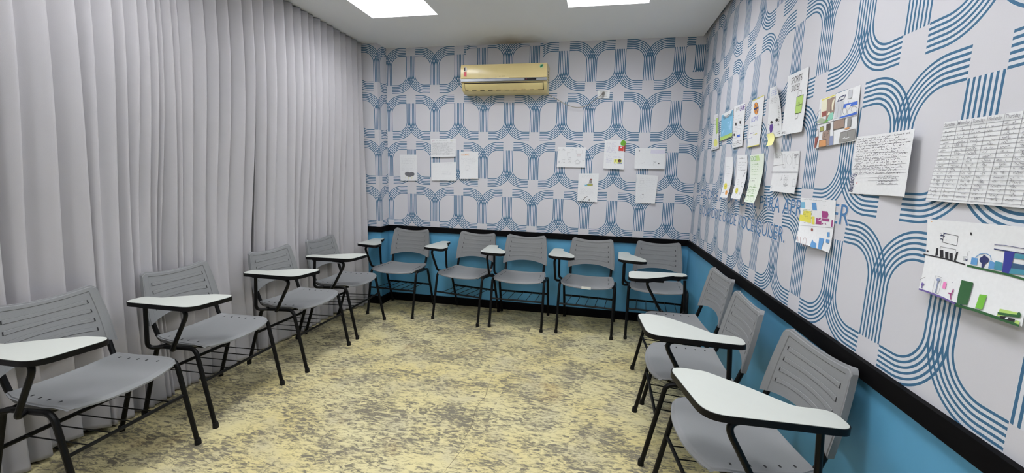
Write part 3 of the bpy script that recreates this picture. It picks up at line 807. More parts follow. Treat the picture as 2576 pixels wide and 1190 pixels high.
PAPERS = [
 ('P1','drawing_sheet','narrow white sheet with pale yellow bulb,first of upper right wall row from the corner','drawing','R',[(-0.5123,1.8655),(-0.6213,1.8594),(-0.7375,1.5978),(-0.5314,1.5952)],'paper',('b',0.006),[('poly','drawing','ink_lime',[(0.501,0.882),(0.962,0.88),(0.879,0.446),(0.555,0.419)]),('poly','drawing','ink_paleyellow',[(0.849,0.163),(0.833,0.123),(0.781,0.093),(0.703,0.075),(0.608,0.072),(0.508,0.082),(0.414,0.106),(0.34,0.142),(0.297,0.184),(0.296,0.228),(0.34,0.266),(0.426,0.29),(0.539,0.295),(0.657,0.28),(0.757,0.248),(0.824,0.207)]),('scrib','handwriting','ink_black',0.15,0.7,0.5,0.86,4,0.002),('scrib','handwriting','ink_black',0.6,0.86,0.95,0.96,2,0.002),('line','drawing','ink_green',0.003,[(0.67,0.456),(0.663,0.299)]),('scrib','handwriting','ink_black',0.1,0.01,0.9,0.05,1,0.0015)]),
 ('P2','drawing_sheet','bright blue poster with green bottom edge and black word Basketball on right wall','drawing','R',[(-0.7048,1.8379),(-0.9822,1.8381),(-1.0353,1.6552),(-0.7627,1.6452)],'paper',('b',0.006),[('poly','drawing','ink_skyblue',[(0.016,0.969),(0.991,0.97),(0.986,0.136),(0.023,0.149)]),('poly','drawing','ink_lime',[(0.023,0.149),(0.986,0.136),(0.999,0.005),(0.006,0.004)]),('text','title','ink_black','Basketball',0.14,0.77,0.92,0.93),('poly','drawing','ink_pink',[(0.324,0.53),(0.318,0.497),(0.293,0.474),(0.254,0.463),(0.206,0.466),(0.156,0.483),(0.112,0.512),(0.081,0.547),(0.068,0.583),(0.074,0.616),(0.099,0.639),(0.139,0.65),(0.187,0.646),(0.237,0.629),(0.28,0.601),(0.311,0.566)]),('poly','drawing','ink_paleblue',[(0.129,0.474),(0.287,0.469),(0.381,0.148),(0.13,0.156)]),('poly','drawing','ink_paleblue',[(0.55,0.604),(0.851,0.606),(0.873,0.266),(0.612,0.293)]),('scrib','handwriting','ink_black',0.72,0.28,0.97,0.36,2,0.0015)]),
 ('P3','drawing_sheet','white sheet with four boxed sketches and purple heading GAME on right wall','drawing','R',[(-0.9883,1.8479),(-1.2169,1.8378),(-1.2538,1.5755),(-1.0602,1.578)],'paper',('b',0.006),[('text','title','ink_black','JUS',0.2,0.86,0.48,0.95),('text','title','ink_purple','GAME',0.55,0.84,0.97,0.97),('line','drawing','ink_black',0.0012,[(0.14,0.677),(0.362,0.66),(0.407,0.458),(0.179,0.474),(0.14,0.677)]),('line','drawing','ink_black',0.0012,[(0.477,0.684),(0.744,0.663),(0.794,0.487),(0.519,0.506),(0.477,0.684)]),('line','drawing','ink_black',0.0012,[(0.063,0.399),(0.325,0.382),(0.36,0.211),(0.093,0.227),(0.063,0.399)]),('line','drawing','ink_black',0.0012,[(0.382,0.442),(0.691,0.421),(0.739,0.236),(0.423,0.255),(0.382,0.442)]),('poly','drawing','ink_black',[(0.324,0.552),(0.323,0.536),(0.312,0.523),(0.293,0.515),(0.27,0.514),(0.244,0.519),(0.222,0.529),(0.205,0.544),(0.197,0.561),(0.199,0.577),(0.21,0.59),(0.229,0.597),(0.252,0.599),(0.277,0.594),(0.299,0.583),(0.316,0.568)]),('poly','drawing','ink_black',[(0.699,0.567),(0.698,0.551),(0.689,0.539),(0.671,0.531),(0.649,0.53),(0.624,0.535),(0.602,0.545),(0.585,0.56),(0.577,0.576),(0.577,0.592),(0.587,0.604),(0.605,0.611),(0.627,0.613),(0.651,0.608),(0.673,0.597),(0.69,0.583)]),('poly','drawing','ink_black',[(0.211,0.306),(0.209,0.293),(0.198,0.283),(0.18,0.276),(0.158,0.275),(0.135,0.279),(0.114,0.288),(0.099,0.3),(0.092,0.313),(0.095,0.326),(0.106,0.336),(0.123,0.343),(0.145,0.344),(0.168,0.34),(0.189,0.331),(0.204,0.319)]),('poly','drawing','ink_blue',[(0.395,0.285),(0.697,0.29),(0.696,0.238),(0.399,0.234)]),('scrib','handwriting','ink_black',0.1,0.03,0.45,0.15,3,0.002),('scrib','handwriting','ink_black',0.45,0.05,0.95,0.16,3,0.0022),('scrib','handwriting','pencil',0.3,0.72,0.6,0.78,1,0.0012)]),
 ('P4','drawing_sheet','white sheet with orange and purple ball,blue words I LOVE and yellow edges','drawing','R',[(-1.3257,1.8274),(-1.5159,1.8247),(-1.5317,1.5609),(-1.3483,1.5601)],'paper',('b',0.006),[('poly','drawing','ink_orange',[(0.634,0.775),(0.64,0.726),(0.614,0.687),(0.561,0.665),(0.487,0.662),(0.403,0.68),(0.324,0.716),(0.26,0.764),(0.223,0.818),(0.217,0.868),(0.245,0.907),(0.301,0.928),(0.375,0.93),(0.458,0.911),(0.536,0.875),(0.597,0.827)]),('line','drawing','ink_navy',0.014,[(0.239,0.793),(0.62,0.796)]),('line','drawing','ink_navy',0.007,[(0.263,0.911),(0.597,0.683)]),('line','drawing','ink_navy',0.007,[(0.506,0.899),(0.351,0.699)]),('line','drawing','ink_navy',0.002,[(0.634,0.775),(0.64,0.726),(0.614,0.687),(0.561,0.665),(0.487,0.662),(0.403,0.68),(0.324,0.716),(0.26,0.764),(0.223,0.818),(0.217,0.868),(0.245,0.907),(0.301,0.928),(0.375,0.93),(0.458,0.911),(0.536,0.875),(0.597,0.827),(0.634,0.775)]),('text','title','ink_violet','I LOVE',0.12,0.53,0.68,0.63),('scrib','handwriting','pencil',0.1,0.4,0.75,0.47,1,0.002),('scrib','handwriting','ink_purple',0.03,0.275,0.5,0.3,1,0.0022),('scrib','handwriting','ink_yellow',0.4,0.235,0.9,0.26,1,0.003),('scrib','handwriting','ink_violet',0.06,0.18,0.4,0.2,1,0.0018),('line','border','ink_yellow',0.006,[(0.009,0.993),(0.986,0.995)]),('line','border','ink_yellow',0.006,[(0.018,0.006),(0.985,0.007)])]),
 ('P5','drawing_sheet','loose white sheet with purple figure,its upper corner curling off the right wall','drawing','R',[(-1.592,1.8454),(-1.7589,1.8257),(-1.7995,1.5826),(-1.6107,1.5812)],'paper',('tr',0.03),[('poly','drawing','ink_purple',[(0.191,0.284),(0.36,0.286),(0.419,0.203),(0.351,0.126),(0.222,0.123),(0.172,0.205)]),('poly','drawing','ink_black',[(0.372,0.315),(0.366,0.305),(0.348,0.298),(0.321,0.294),(0.288,0.294),(0.255,0.298),(0.225,0.305),(0.204,0.315),(0.194,0.326),(0.199,0.337),(0.216,0.345),(0.245,0.349),(0.279,0.349),(0.314,0.345),(0.344,0.336),(0.364,0.326)]),('line','drawing','ink_purple',0.004,[(0.149,0.16),(0.181,0.268),(0.064,0.298)]),('poly','drawing','ink_black',[(0.74,0.335),(0.73,0.325),(0.706,0.317),(0.673,0.314),(0.636,0.314),(0.599,0.318),(0.567,0.327),(0.547,0.337),(0.54,0.349),(0.549,0.359),(0.572,0.367),(0.607,0.371),(0.647,0.371),(0.685,0.366),(0.716,0.357),(0.736,0.346)]),('line','drawing','pencil',0.002,[(0.564,0.303),(0.425,0.202)]),('scrib','handwriting','ink_blue',0.1,0.83,0.9,0.95,3,0.0018),('scrib','handwriting','pencil',0.1,0.68,0.75,0.8,4,0.001),('scrib','handwriting','ink_black',0.72,0.22,0.86,0.64,12,0.003),('scrib','handwriting','ink_black',0.7,0.04,0.95,0.12,2,0.0018),('line','drawing','ink_black',0.0015,[(0.223,0.099),(0.218,0.094),(0.202,0.091),(0.176,0.089),(0.145,0.089),(0.114,0.091),(0.085,0.095),(0.065,0.1),(0.056,0.106),(0.06,0.111),(0.076,0.115),(0.102,0.117),(0.134,0.117),(0.167,0.115),(0.195,0.11),(0.215,0.105),(0.223,0.099)]),('line','drawing','ink_black',0.0015,[(0.028,0.092),(0.204,0.085),(0.214,0.053),(0.046,0.059),(0.028,0.092)])]),
 ('N1','sticky_note','small yellow sticky note curling up under the purple figure sheet','note','R',[(-1.6245,1.608),(-1.7015,1.6085),(-1.8046,1.5398),(-1.7265,1.5393)],'paper_yellow',('b',0.035),[]),
 ('P6','drawing_sheet','tall white poster with green pitch and black words SPORTS SOCCER on right wall','drawing','R',[(-1.7912,1.8585),(-1.9956,1.8515),(-2.0265,1.5793),(-1.8198,1.5835)],'paper',('b',0.012),[('text','title','ink_black','SPORTS',0.2,0.83,0.74,0.935),('text','title','ink_black','SOCCER',0.24,0.7,0.66,0.8),('poly','drawing','ink_lime',[(0.562,0.582),(0.879,0.586),(0.853,0.308),(0.576,0.316)]),('line','drawing','ink_black',0.003,[(0.562,0.582),(0.879,0.586),(0.853,0.308),(0.576,0.316),(0.562,0.582)]),('line','drawing','ink_black',0.002,[(0.61,0.675),(0.781,0.671),(0.775,0.587),(0.616,0.585),(0.61,0.675)]),('line','drawing','ink_black',0.002,[(0.605,0.307),(0.732,0.304),(0.723,0.227),(0.611,0.227),(0.605,0.307)]),('line','drawing','ink_black',0.003,[(0.57,0.445),(0.865,0.444)]),('line','drawing','ink_black',0.002,[(0.752,0.448),(0.755,0.434),(0.751,0.423),(0.742,0.416),(0.729,0.414),(0.714,0.419),(0.699,0.428),(0.687,0.441),(0.679,0.456),(0.676,0.47),(0.68,0.482),(0.689,0.489),(0.703,0.49),(0.718,0.485),(0.733,0.476),(0.745,0.463),(0.752,0.448)]),('scrib','handwriting','ink_black',0.03,0.015,0.42,0.06,2,0.0022)]),
 ('P7','drawing_sheet','crayon cutaway house with brown cabinets and blue bathroom on right wall','drawing','R',[(-2.1259,1.6922),(-2.3897,1.6948),(-2.411,1.5085),(-2.1399,1.5007)],'paper',('b',0.004),[('poly','drawing','ink_cream',[(0.057,0.979),(0.434,0.987),(0.405,0.635),(0.08,0.618)]),('poly','drawing','ink_yellow',[(0.067,0.988),(0.433,0.993),(0.428,0.973),(0.066,0.966)]),('poly','drawing','ink_brown',[(0.216,0.944),(0.429,0.953),(0.421,0.631),(0.227,0.546)]),('line','drawing','ink_darkbrown',0.002,[(0.216,0.944),(0.429,0.953),(0.421,0.631),(0.227,0.546),(0.216,0.944)]),('line','drawing','ink_darkbrown',0.002,[(0.321,0.945),(0.318,0.579)]),('poly','drawing','ink_teal_light',[(0.303,0.651),(0.412,0.656),(0.41,0.525),(0.248,0.5)]),('poly','drawing','ink_green',[(0.146,0.491),(0.254,0.545),(0.303,0.514),(0.25,0.488)]),('poly','drawing','ink_redbrown',[(0.095,0.732),(0.221,0.725),(0.23,0.627),(0.111,0.626)]),('line','drawing','pencil',0.002,[(-0.065,0.715),(0.047,0.791),(0.067,0.637),(-0.046,0.511),(-0.065,0.715)]),('poly','drawing','ink_greygreen',[(-0.037,0.533),(0.08,0.618),(0.227,0.546),(0.142,0.492)]),('line','drawing','ink_navy',0.004,[(0.549,0.908),(0.692,0.912),(0.641,0.846),(0.493,0.837),(0.549,0.908)]),('poly','drawing','ink_palegrey',[(0.455,0.833),(0.668,0.805),(0.615,0.512),(0.441,0.514)]),('line','drawing','pencil',0.0015,[(0.534,0.811),(0.526,0.517)]),('line','drawing','pencil',0.0015,[(0.619,0.803),(0.601,0.515)]),('poly','drawing','ink_blue',[(0.664,0.74),(0.978,0.716),(0.973,0.658),(0.656,0.669)]),('poly','drawing','paper',[(0.714,0.698),(0.837,0.702),(0.788,0.6)]),('line','drawing','pencil',0.002,[(0.751,0.592),(0.749,0.571),(0.741,0.554),(0.726,0.545),(0.707,0.546),(0.686,0.555),(0.668,0.572),(0.654,0.594),(0.647,0.618),(0.648,0.64),(0.657,0.656),(0.672,0.665),(0.691,0.665),(0.712,0.655),(0.73,0.638),(0.744,0.616),(0.751,0.592)]),('line','drawing','pencil',0.002,[(0.988,0.565),(0.985,0.544),(0.972,0.529),(0.952,0.522),(0.926,0.524),(0.899,0.535),(0.875,0.553),(0.857,0.576),(0.849,0.599),(0.852,0.62),(0.865,0.635),(0.886,0.642),(0.912,0.64),(0.939,0.628),(0.963,0.61),(0.98,0.588),(0.988,0.565)]),('line','drawing','pencil',0.002,[(0.775,0.775),(0.772,0.69),(0.77,0.533)]),('poly','drawing','ink_palegrey',[(0.755,0.969),(0.835,0.966),(0.836,0.815),(0.749,0.819)]),('line','drawing','pencil',0.0015,[(0.755,0.969),(0.835,0.966),(0.836,0.815),(0.749,0.819),(0.755,0.969)]),('poly','drawing','ink_blue',[(0.592,0.517),(0.986,0.521),(0.985,0.476),(0.567,0.496)]),('line','drawing','pencil',0.003,[(-0.07,0.492),(0.994,0.456)]),('line','drawing','pencil',0.003,[(0.438,0.504),(0.509,-0.001)]),('poly','drawing','ink_olive',[(0.094,0.42),(0.188,0.421),(0.201,0.333),(0.107,0.332)]),('line','drawing','ink_darkbrown',0.003,[(0.094,0.42),(0.188,0.421),(0.201,0.333),(0.107,0.332),(0.094,0.42)]),('poly','drawing','ink_darkbrown',[(0.262,0.447),(0.369,0.445),(0.38,0.326),(0.274,0.328)]),('poly','drawing','ink_brown',[(0.186,0.31),(0.363,0.317),(0.434,0.014),(0.339,0.021),(0.308,0.137),(0.193,0.156)]),('scrib','drawing','ink_darkbrown',0.22,0.12,0.38,0.34,6,0.002),('poly','drawing','ink_orange2',[(0.121,0.145),(0.31,0.137),(0.339,-0.005),(0.132,0.009)]),('line','drawing','ink_darkbrown',0.003,[(0.121,0.145),(0.31,0.137),(0.339,-0.005),(0.132,0.009),(0.121,0.145)]),('poly','drawing','ink_redbrown',[(-0.014,0.221),(0.09,0.235),(0.045,0.018),(0.007,0.011)]),('line','drawing','ink_darkbrown',0.003,[(-0.042,0.36),(0.051,0.389),(0.078,0.244),(-0.022,0.23)]),('poly','drawing','ink_greyblue',[(0.394,0.187),(0.483,0.182),(0.509,-0.001),(0.424,-0.0)]),('poly','drawing','ink_brown',[(0.451,0.467),(0.719,0.46),(0.73,0.294),(0.475,0.297)]),('line','drawing','ink_darkbrown',0.003,[(0.451,0.467),(0.719,0.46),(0.73,0.294),(0.475,0.297),(0.451,0.467)]),('line','drawing','ink_darkbrown',0.002,[(0.534,0.464),(0.556,0.299)]),('line','drawing','ink_darkbrown',0.002,[(0.618,0.46),(0.636,0.298)]),('poly','drawing','ink_grey',[(0.797,0.435),(0.878,0.434),(0.884,0.287),(0.805,0.286)]),('line','drawing','pencil',0.002,[(0.797,0.435),(0.878,0.434),(0.884,0.287),(0.805,0.286),(0.797,0.435)]),('poly','drawing','ink_grey',[(0.66,0.208),(0.988,0.216),(0.995,0.025),(0.644,0.019)]),('line','drawing','ink_darkbrown',0.0025,[(0.66,0.208),(0.988,0.216)]),('line','drawing','ink_darkbrown',0.002,[(0.828,0.212),(0.835,0.086)]),('line','drawing','paper',0.003,[(0.731,0.082),(0.773,0.096),(0.794,0.072),(0.878,0.085)]),('poly','drawing','ink_orange2',[(0.742,0.27),(0.855,0.273),(0.858,0.25),(0.745,0.249)])]),
 ('P8','drawing_sheet','narrow white sheet with yellow and orange faces,leftmost of the lower right wall row','drawing','R',[(-0.8989,1.5243),(-1.0669,1.5217),(-1.2112,1.259),(-1.0547,1.255)],'paper',('b',0.05),[('poly','drawing','ink_yellow',[(0.568,0.275),(0.577,0.243),(0.555,0.215),(0.506,0.196),(0.436,0.189),(0.356,0.195),(0.279,0.213),(0.216,0.241),(0.178,0.274),(0.169,0.306),(0.192,0.334),(0.242,0.352),(0.312,0.359),(0.392,0.353),(0.468,0.334),(0.53,0.307)]),('line','drawing','ink_black',0.005,[(0.257,0.274),(0.53,0.291)]),('poly','drawing','ink_orange',[(0.833,0.123),(0.837,0.102),(0.817,0.083),(0.776,0.071),(0.721,0.066),(0.659,0.069),(0.599,0.081),(0.552,0.099),(0.525,0.121),(0.521,0.143),(0.541,0.161),(0.582,0.174),(0.638,0.179),(0.7,0.175),(0.759,0.163),(0.805,0.145)]),('line','drawing','ink_black',0.004,[(0.113,0.106),(0.381,0.139)]),('scrib','handwriting','pencil',0.1,0.5,0.8,0.8,5,0.0008),('scrib','drawing','ink_black',0.72,0.1,0.92,0.32,4,0.0016)]),
 ('P9','drawing_sheet','white sheet with pencil heading and one yellow face,second of the lower right wall row','drawing','R',[(-1.1596,1.5258),(-1.3411,1.5205),(-1.4535,1.2609),(-1.2868,1.2613)],'paper',('b',0.05),[('poly','drawing','ink_yellow',[(0.54,0.186),(0.549,0.159),(0.535,0.136),(0.501,0.119),(0.451,0.112),(0.392,0.116),(0.334,0.13),(0.286,0.152),(0.256,0.179),(0.247,0.206),(0.261,0.23),(0.297,0.246),(0.348,0.253),(0.406,0.248),(0.463,0.234),(0.51,0.212)]),('line','drawing','ink_black',0.003,[(0.321,0.147),(0.487,0.202)]),('scrib','title','pencil',0.12,0.88,0.9,0.97,1,0.002),('scrib','handwriting','ink_black',0.12,0.62,0.9,0.85,4,0.0012),('line','drawing','ink_black',0.006,[(0.637,0.566),(0.761,0.503),(0.881,0.598)]),('line','drawing','ink_black',0.003,[(0.895,0.324),(0.902,0.305),(0.894,0.288),(0.871,0.276),(0.837,0.272),(0.797,0.275),(0.757,0.285),(0.724,0.301),(0.702,0.321),(0.694,0.341),(0.703,0.358),(0.727,0.369),(0.761,0.374),(0.801,0.37),(0.84,0.36),(0.873,0.344),(0.895,0.324)]),('scrib','drawing','ink_black',0.75,0.1,0.9,0.2,3,0.002),('line','drawing','pencil',0.002,[(0.621,0.077),(0.623,0.061),(0.606,0.048),(0.573,0.038),(0.529,0.033),(0.48,0.035),(0.434,0.042),(0.398,0.054),(0.378,0.069),(0.376,0.085),(0.393,0.099),(0.426,0.108),(0.471,0.113),(0.519,0.111),(0.565,0.104),(0.6,0.092),(0.621,0.077)]),('scrib','drawing','ink_black',0.25,0.3,0.4,0.45,3,0.0014)]),
 ('P10','drawing_sheet','pale green tinted sheet headed SOCCER,curling away from the right wall','drawing','R',[(-1.3867,1.5138),(-1.5967,1.5134),(-1.6929,1.2522),(-1.5417,1.2522)],'paper_green',('b',0.055),[('text','title','ink_green','SOCCER',0.06,0.86,0.66,0.97),('poly','drawing','ink_palegreen',[(0.465,0.968),(0.666,0.968),(0.715,0.863),(0.493,0.863)]),('scrib','handwriting','ink_green',0.1,0.55,0.8,0.82,5,0.0014),('scrib','handwriting','ink_black',0.12,0.42,0.6,0.52,2,0.0012),('line','drawing','ink_green',0.002,[(0.381,0.272),(0.382,0.251),(0.363,0.232),(0.324,0.219),(0.271,0.213),(0.214,0.216),(0.16,0.227),(0.118,0.244),(0.096,0.265),(0.096,0.286),(0.117,0.304),(0.157,0.317),(0.209,0.322),(0.265,0.319),(0.317,0.309),(0.358,0.292),(0.381,0.272)]),('line','drawing','ink_green',0.002,[(0.368,0.092),(0.369,0.071),(0.347,0.052),(0.305,0.038),(0.25,0.032),(0.19,0.033),(0.134,0.044),(0.091,0.06),(0.069,0.081),(0.07,0.103),(0.093,0.122),(0.136,0.135),(0.191,0.141),(0.25,0.139),(0.304,0.129),(0.345,0.112),(0.368,0.092)]),('line','drawing','ink_green',0.002,[(0.819,0.097),(0.824,0.073),(0.808,0.051),(0.772,0.035),(0.721,0.028),(0.663,0.031),(0.608,0.043),(0.564,0.062),(0.538,0.086),(0.534,0.111),(0.553,0.132),(0.59,0.147),(0.64,0.153),(0.696,0.15),(0.749,0.139),(0.792,0.12),(0.819,0.097)]),('scrib','drawing','ink_green',0.45,0.12,0.7,0.38,6,0.0018),('scrib','drawing','ink_green',0.1,0.1,0.9,0.35,4,0.0012)]),
 ('P11','drawing_sheet','pencil floor plan sheet with table and chairs,right end of the lower right wall row','drawing','R',[(-1.7294,1.5131),(-2.006,1.5002),(-2.0313,1.315),(-1.7613,1.3201)],'paper',('b',0.012),[('line','drawing','pencil',0.0014,[(-0.011,0.972),(0.31,0.966),(0.322,0.902),(0.002,0.906),(-0.011,0.972)]),('scrib','drawing','pencil',0.03,0.83,0.3,0.95,4,0.0012),('line','drawing','pencil',0.003,[(-0.017,0.635),(0.479,0.679)]),('line','drawing','pencil',0.0014,[(0.372,0.936),(0.457,0.934),(0.525,0.596),(0.44,0.595),(0.372,0.936)]),('line','drawing','pencil',0.0014,[(0.731,0.788),(0.733,0.741),(0.721,0.702),(0.697,0.675),(0.663,0.665),(0.626,0.674),(0.59,0.701),(0.562,0.741),(0.545,0.788),(0.543,0.835),(0.555,0.875),(0.58,0.901),(0.614,0.91),(0.652,0.9),(0.687,0.873),(0.714,0.834),(0.731,0.788)]),('line','drawing','pencil',0.0014,[(0.742,0.941),(0.818,0.939),(0.886,0.602),(0.81,0.601),(0.742,0.941)]),('line','drawing','pencil',0.0014,[(0.856,0.917),(0.958,0.916),(1.005,0.68),(0.904,0.679),(0.856,0.917)]),('line','drawing','pencil',0.003,[(-0.045,0.483),(0.989,0.511)]),('line','drawing','pencil',0.0015,[(-0.04,0.459),(0.993,0.493)]),('line','drawing','pencil',0.0014,[(0.52,0.322),(0.687,0.329),(0.714,0.195),(0.547,0.185),(0.52,0.322)]),('line','drawing','pencil',0.0014,[(0.66,0.267),(0.66,0.249),(0.654,0.234),(0.641,0.224),(0.625,0.219),(0.608,0.222),(0.592,0.231),(0.579,0.245),(0.573,0.262),(0.573,0.28),(0.579,0.295),(0.591,0.306),(0.607,0.31),(0.625,0.307),(0.641,0.298),(0.653,0.284),(0.66,0.267)]),('scrib','drawing','pencil',0.52,0.35,0.7,0.42,2,0.0016),('scrib','drawing','pencil',0.52,0.14,0.7,0.2,2,0.0016),('line','drawing','pencil',0.0014,[(0.863,0.337),(0.938,0.34),(0.974,0.165),(0.898,0.16),(0.863,0.337)]),('line','drawing','pencil',0.002,[(0.992,0.99),(1.002,0.022)]),('line','drawing','pencil',0.002,[(0.455,0.423),(0.407,0.282),(0.454,0.331)]),('scrib','handwriting','pencil',0.03,0.05,0.12,0.15,3,0.001),('scrib','drawing','pencil',0.8,0.82,0.98,0.95,3,0.0016)]),
 ('P12','drawing_sheet','white sheet with yellow sofa and magenta furniture below the pencil floor plan','drawing','R',[(-2.0686,1.3008),(-2.3343,1.3026),(-2.3583,1.1125),(-2.1415,1.1198)],'paper',('bl',0.02),[('poly','drawing','ink_skyblue',[(0.0,0.9),(0.124,0.909),(0.146,0.774),(0.023,0.763)]),('poly','drawing','ink_blue2',[(0.346,0.91),(0.486,0.92),(0.512,0.759),(0.373,0.746)]),('poly','drawing','ink_yellow',[(-0.021,0.473),(-0.001,0.614),(0.079,0.612),(0.097,0.697),(0.17,0.721),(0.328,0.721),(0.345,0.474)]),('poly','drawing','ink_yellow',[(0.357,0.615),(0.441,0.62),(0.451,0.456),(0.365,0.455)]),('scrib','drawing','ink_olive',0.08,0.55,0.38,0.76,7,0.002),('poly','drawing','ink_magenta',[(0.654,0.764),(0.804,0.77),(0.837,0.716),(0.806,0.633),(0.662,0.634)]),('poly','drawing','ink_magenta',[(0.494,0.599),(0.64,0.612),(0.652,0.486),(0.476,0.473)]),('scrib','drawing','paper',0.52,0.55,0.68,0.64,3,0.003),('poly','drawing','ink_magenta',[(0.665,0.615),(0.869,0.632),(0.871,0.578),(0.673,0.569)]),('poly','drawing','ink_magenta',[(0.934,0.614),(0.97,0.619),(0.973,0.489),(0.936,0.488)]),('poly','drawing','ink_magenta',[(0.705,0.513),(0.705,0.507),(0.702,0.502),(0.698,0.498),(0.692,0.496),(0.686,0.496),(0.681,0.499),(0.677,0.503),(0.675,0.509),(0.675,0.515),(0.678,0.52),(0.682,0.524),(0.688,0.526),(0.693,0.525),(0.699,0.523),(0.703,0.519)]),('poly','drawing','ink_magenta',[(0.786,0.525),(0.786,0.519),(0.783,0.513),(0.778,0.509),(0.772,0.506),(0.765,0.507),(0.759,0.509),(0.755,0.514),(0.752,0.52),(0.752,0.527),(0.755,0.533),(0.76,0.537),(0.767,0.539),(0.773,0.539),(0.78,0.536),(0.784,0.531)]),('line','drawing','pencil',0.0014,[(0.006,0.371),(1.012,0.477)]),('poly','drawing','ink_redbrown',[(0.426,0.345),(0.426,0.331),(0.421,0.318),(0.413,0.309),(0.401,0.304),(0.389,0.305),(0.378,0.311),(0.369,0.321),(0.364,0.334),(0.365,0.348),(0.37,0.361),(0.378,0.37),(0.39,0.374),(0.402,0.374),(0.413,0.368),(0.422,0.358)]),('line','drawing','ink_redbrown',0.003,[(0.022,0.128),(0.073,0.02)]),('line','drawing','ink_redbrown',0.003,[(0.111,0.124),(0.154,-0.005)]),('line','drawing','ink_redbrown',0.002,[(0.298,0.068),(0.299,0.037),(0.293,0.009),(0.281,-0.012),(0.264,-0.022),(0.244,-0.02),(0.226,-0.006),(0.211,0.018),(0.203,0.048),(0.201,0.08),(0.207,0.108),(0.22,0.129),(0.237,0.139),(0.257,0.136),(0.275,0.122),(0.289,0.098),(0.298,0.068)]),('poly','drawing','ink_blue2',[(0.43,0.036),(0.449,0.151),(0.496,0.111),(0.59,0.092),(0.609,-0.006),(0.439,-0.015)]),('poly','drawing','ink_blue2',[(0.637,0.219),(0.787,0.226),(0.766,0.007),(0.667,0.002)]),('poly','drawing','ink_blue2',[(0.849,0.369),(0.919,0.382),(0.934,0.293),(0.863,0.279)]),('poly','drawing','ink_blue2',[(0.841,0.232),(0.952,0.242),(0.949,0.168),(0.852,0.165)]),('scrib','handwriting','pencil',0.05,0.955,0.95,0.985,1,0.001),('scrib','drawing','pencil',0.66,0.86,0.86,0.9,1,0.0014),('scrib','handwriting','pencil',0.1,0.44,0.4,0.48,1,0.001)]),
 ('P13','written_sheet','handwritten page with blue word Routine down its edge on right wall','worksheet','R',[(-2.4113,1.5208),(-2.7029,1.5153),(-2.7188,1.3318),(-2.4068,1.3305)],'paper',('r',0.022),[('scrib','handwriting','pencil',0.02,0.34,0.96,0.97,15,0.0012),('line','handwriting','pencil',0.0008,[(0.009,0.835),(0.967,0.819)]),('line','handwriting','pencil',0.0008,[(0.014,0.735),(0.956,0.653)]),('line','handwriting','pencil',0.001,[(0.025,0.599),(0.94,0.595)]),('line','handwriting','pencil',0.001,[(0.131,0.467),(0.957,0.495)]),('line','handwriting','pencil',0.001,[(-0.001,0.429),(0.961,0.411)]),('line','handwriting','pencil',0.001,[(0.134,0.339),(0.975,0.358)]),('line','handwriting','pencil',0.001,[(0.152,0.277),(0.863,0.296)]),('line','handwriting','pencil',0.001,[(0.326,0.23),(0.857,0.237)]),('line','handwriting','pencil',0.001,[(0.499,0.166),(0.862,0.182)]),('scrib','handwriting','pencil',0.48,0.17,0.85,0.33,4,0.0012),('vtext','title','ink_navy','Routine',0.005,0.03,0.105,0.35),('scrib','title','ink_red',0.115,0.17,0.15,0.22,2,0.0014)]),
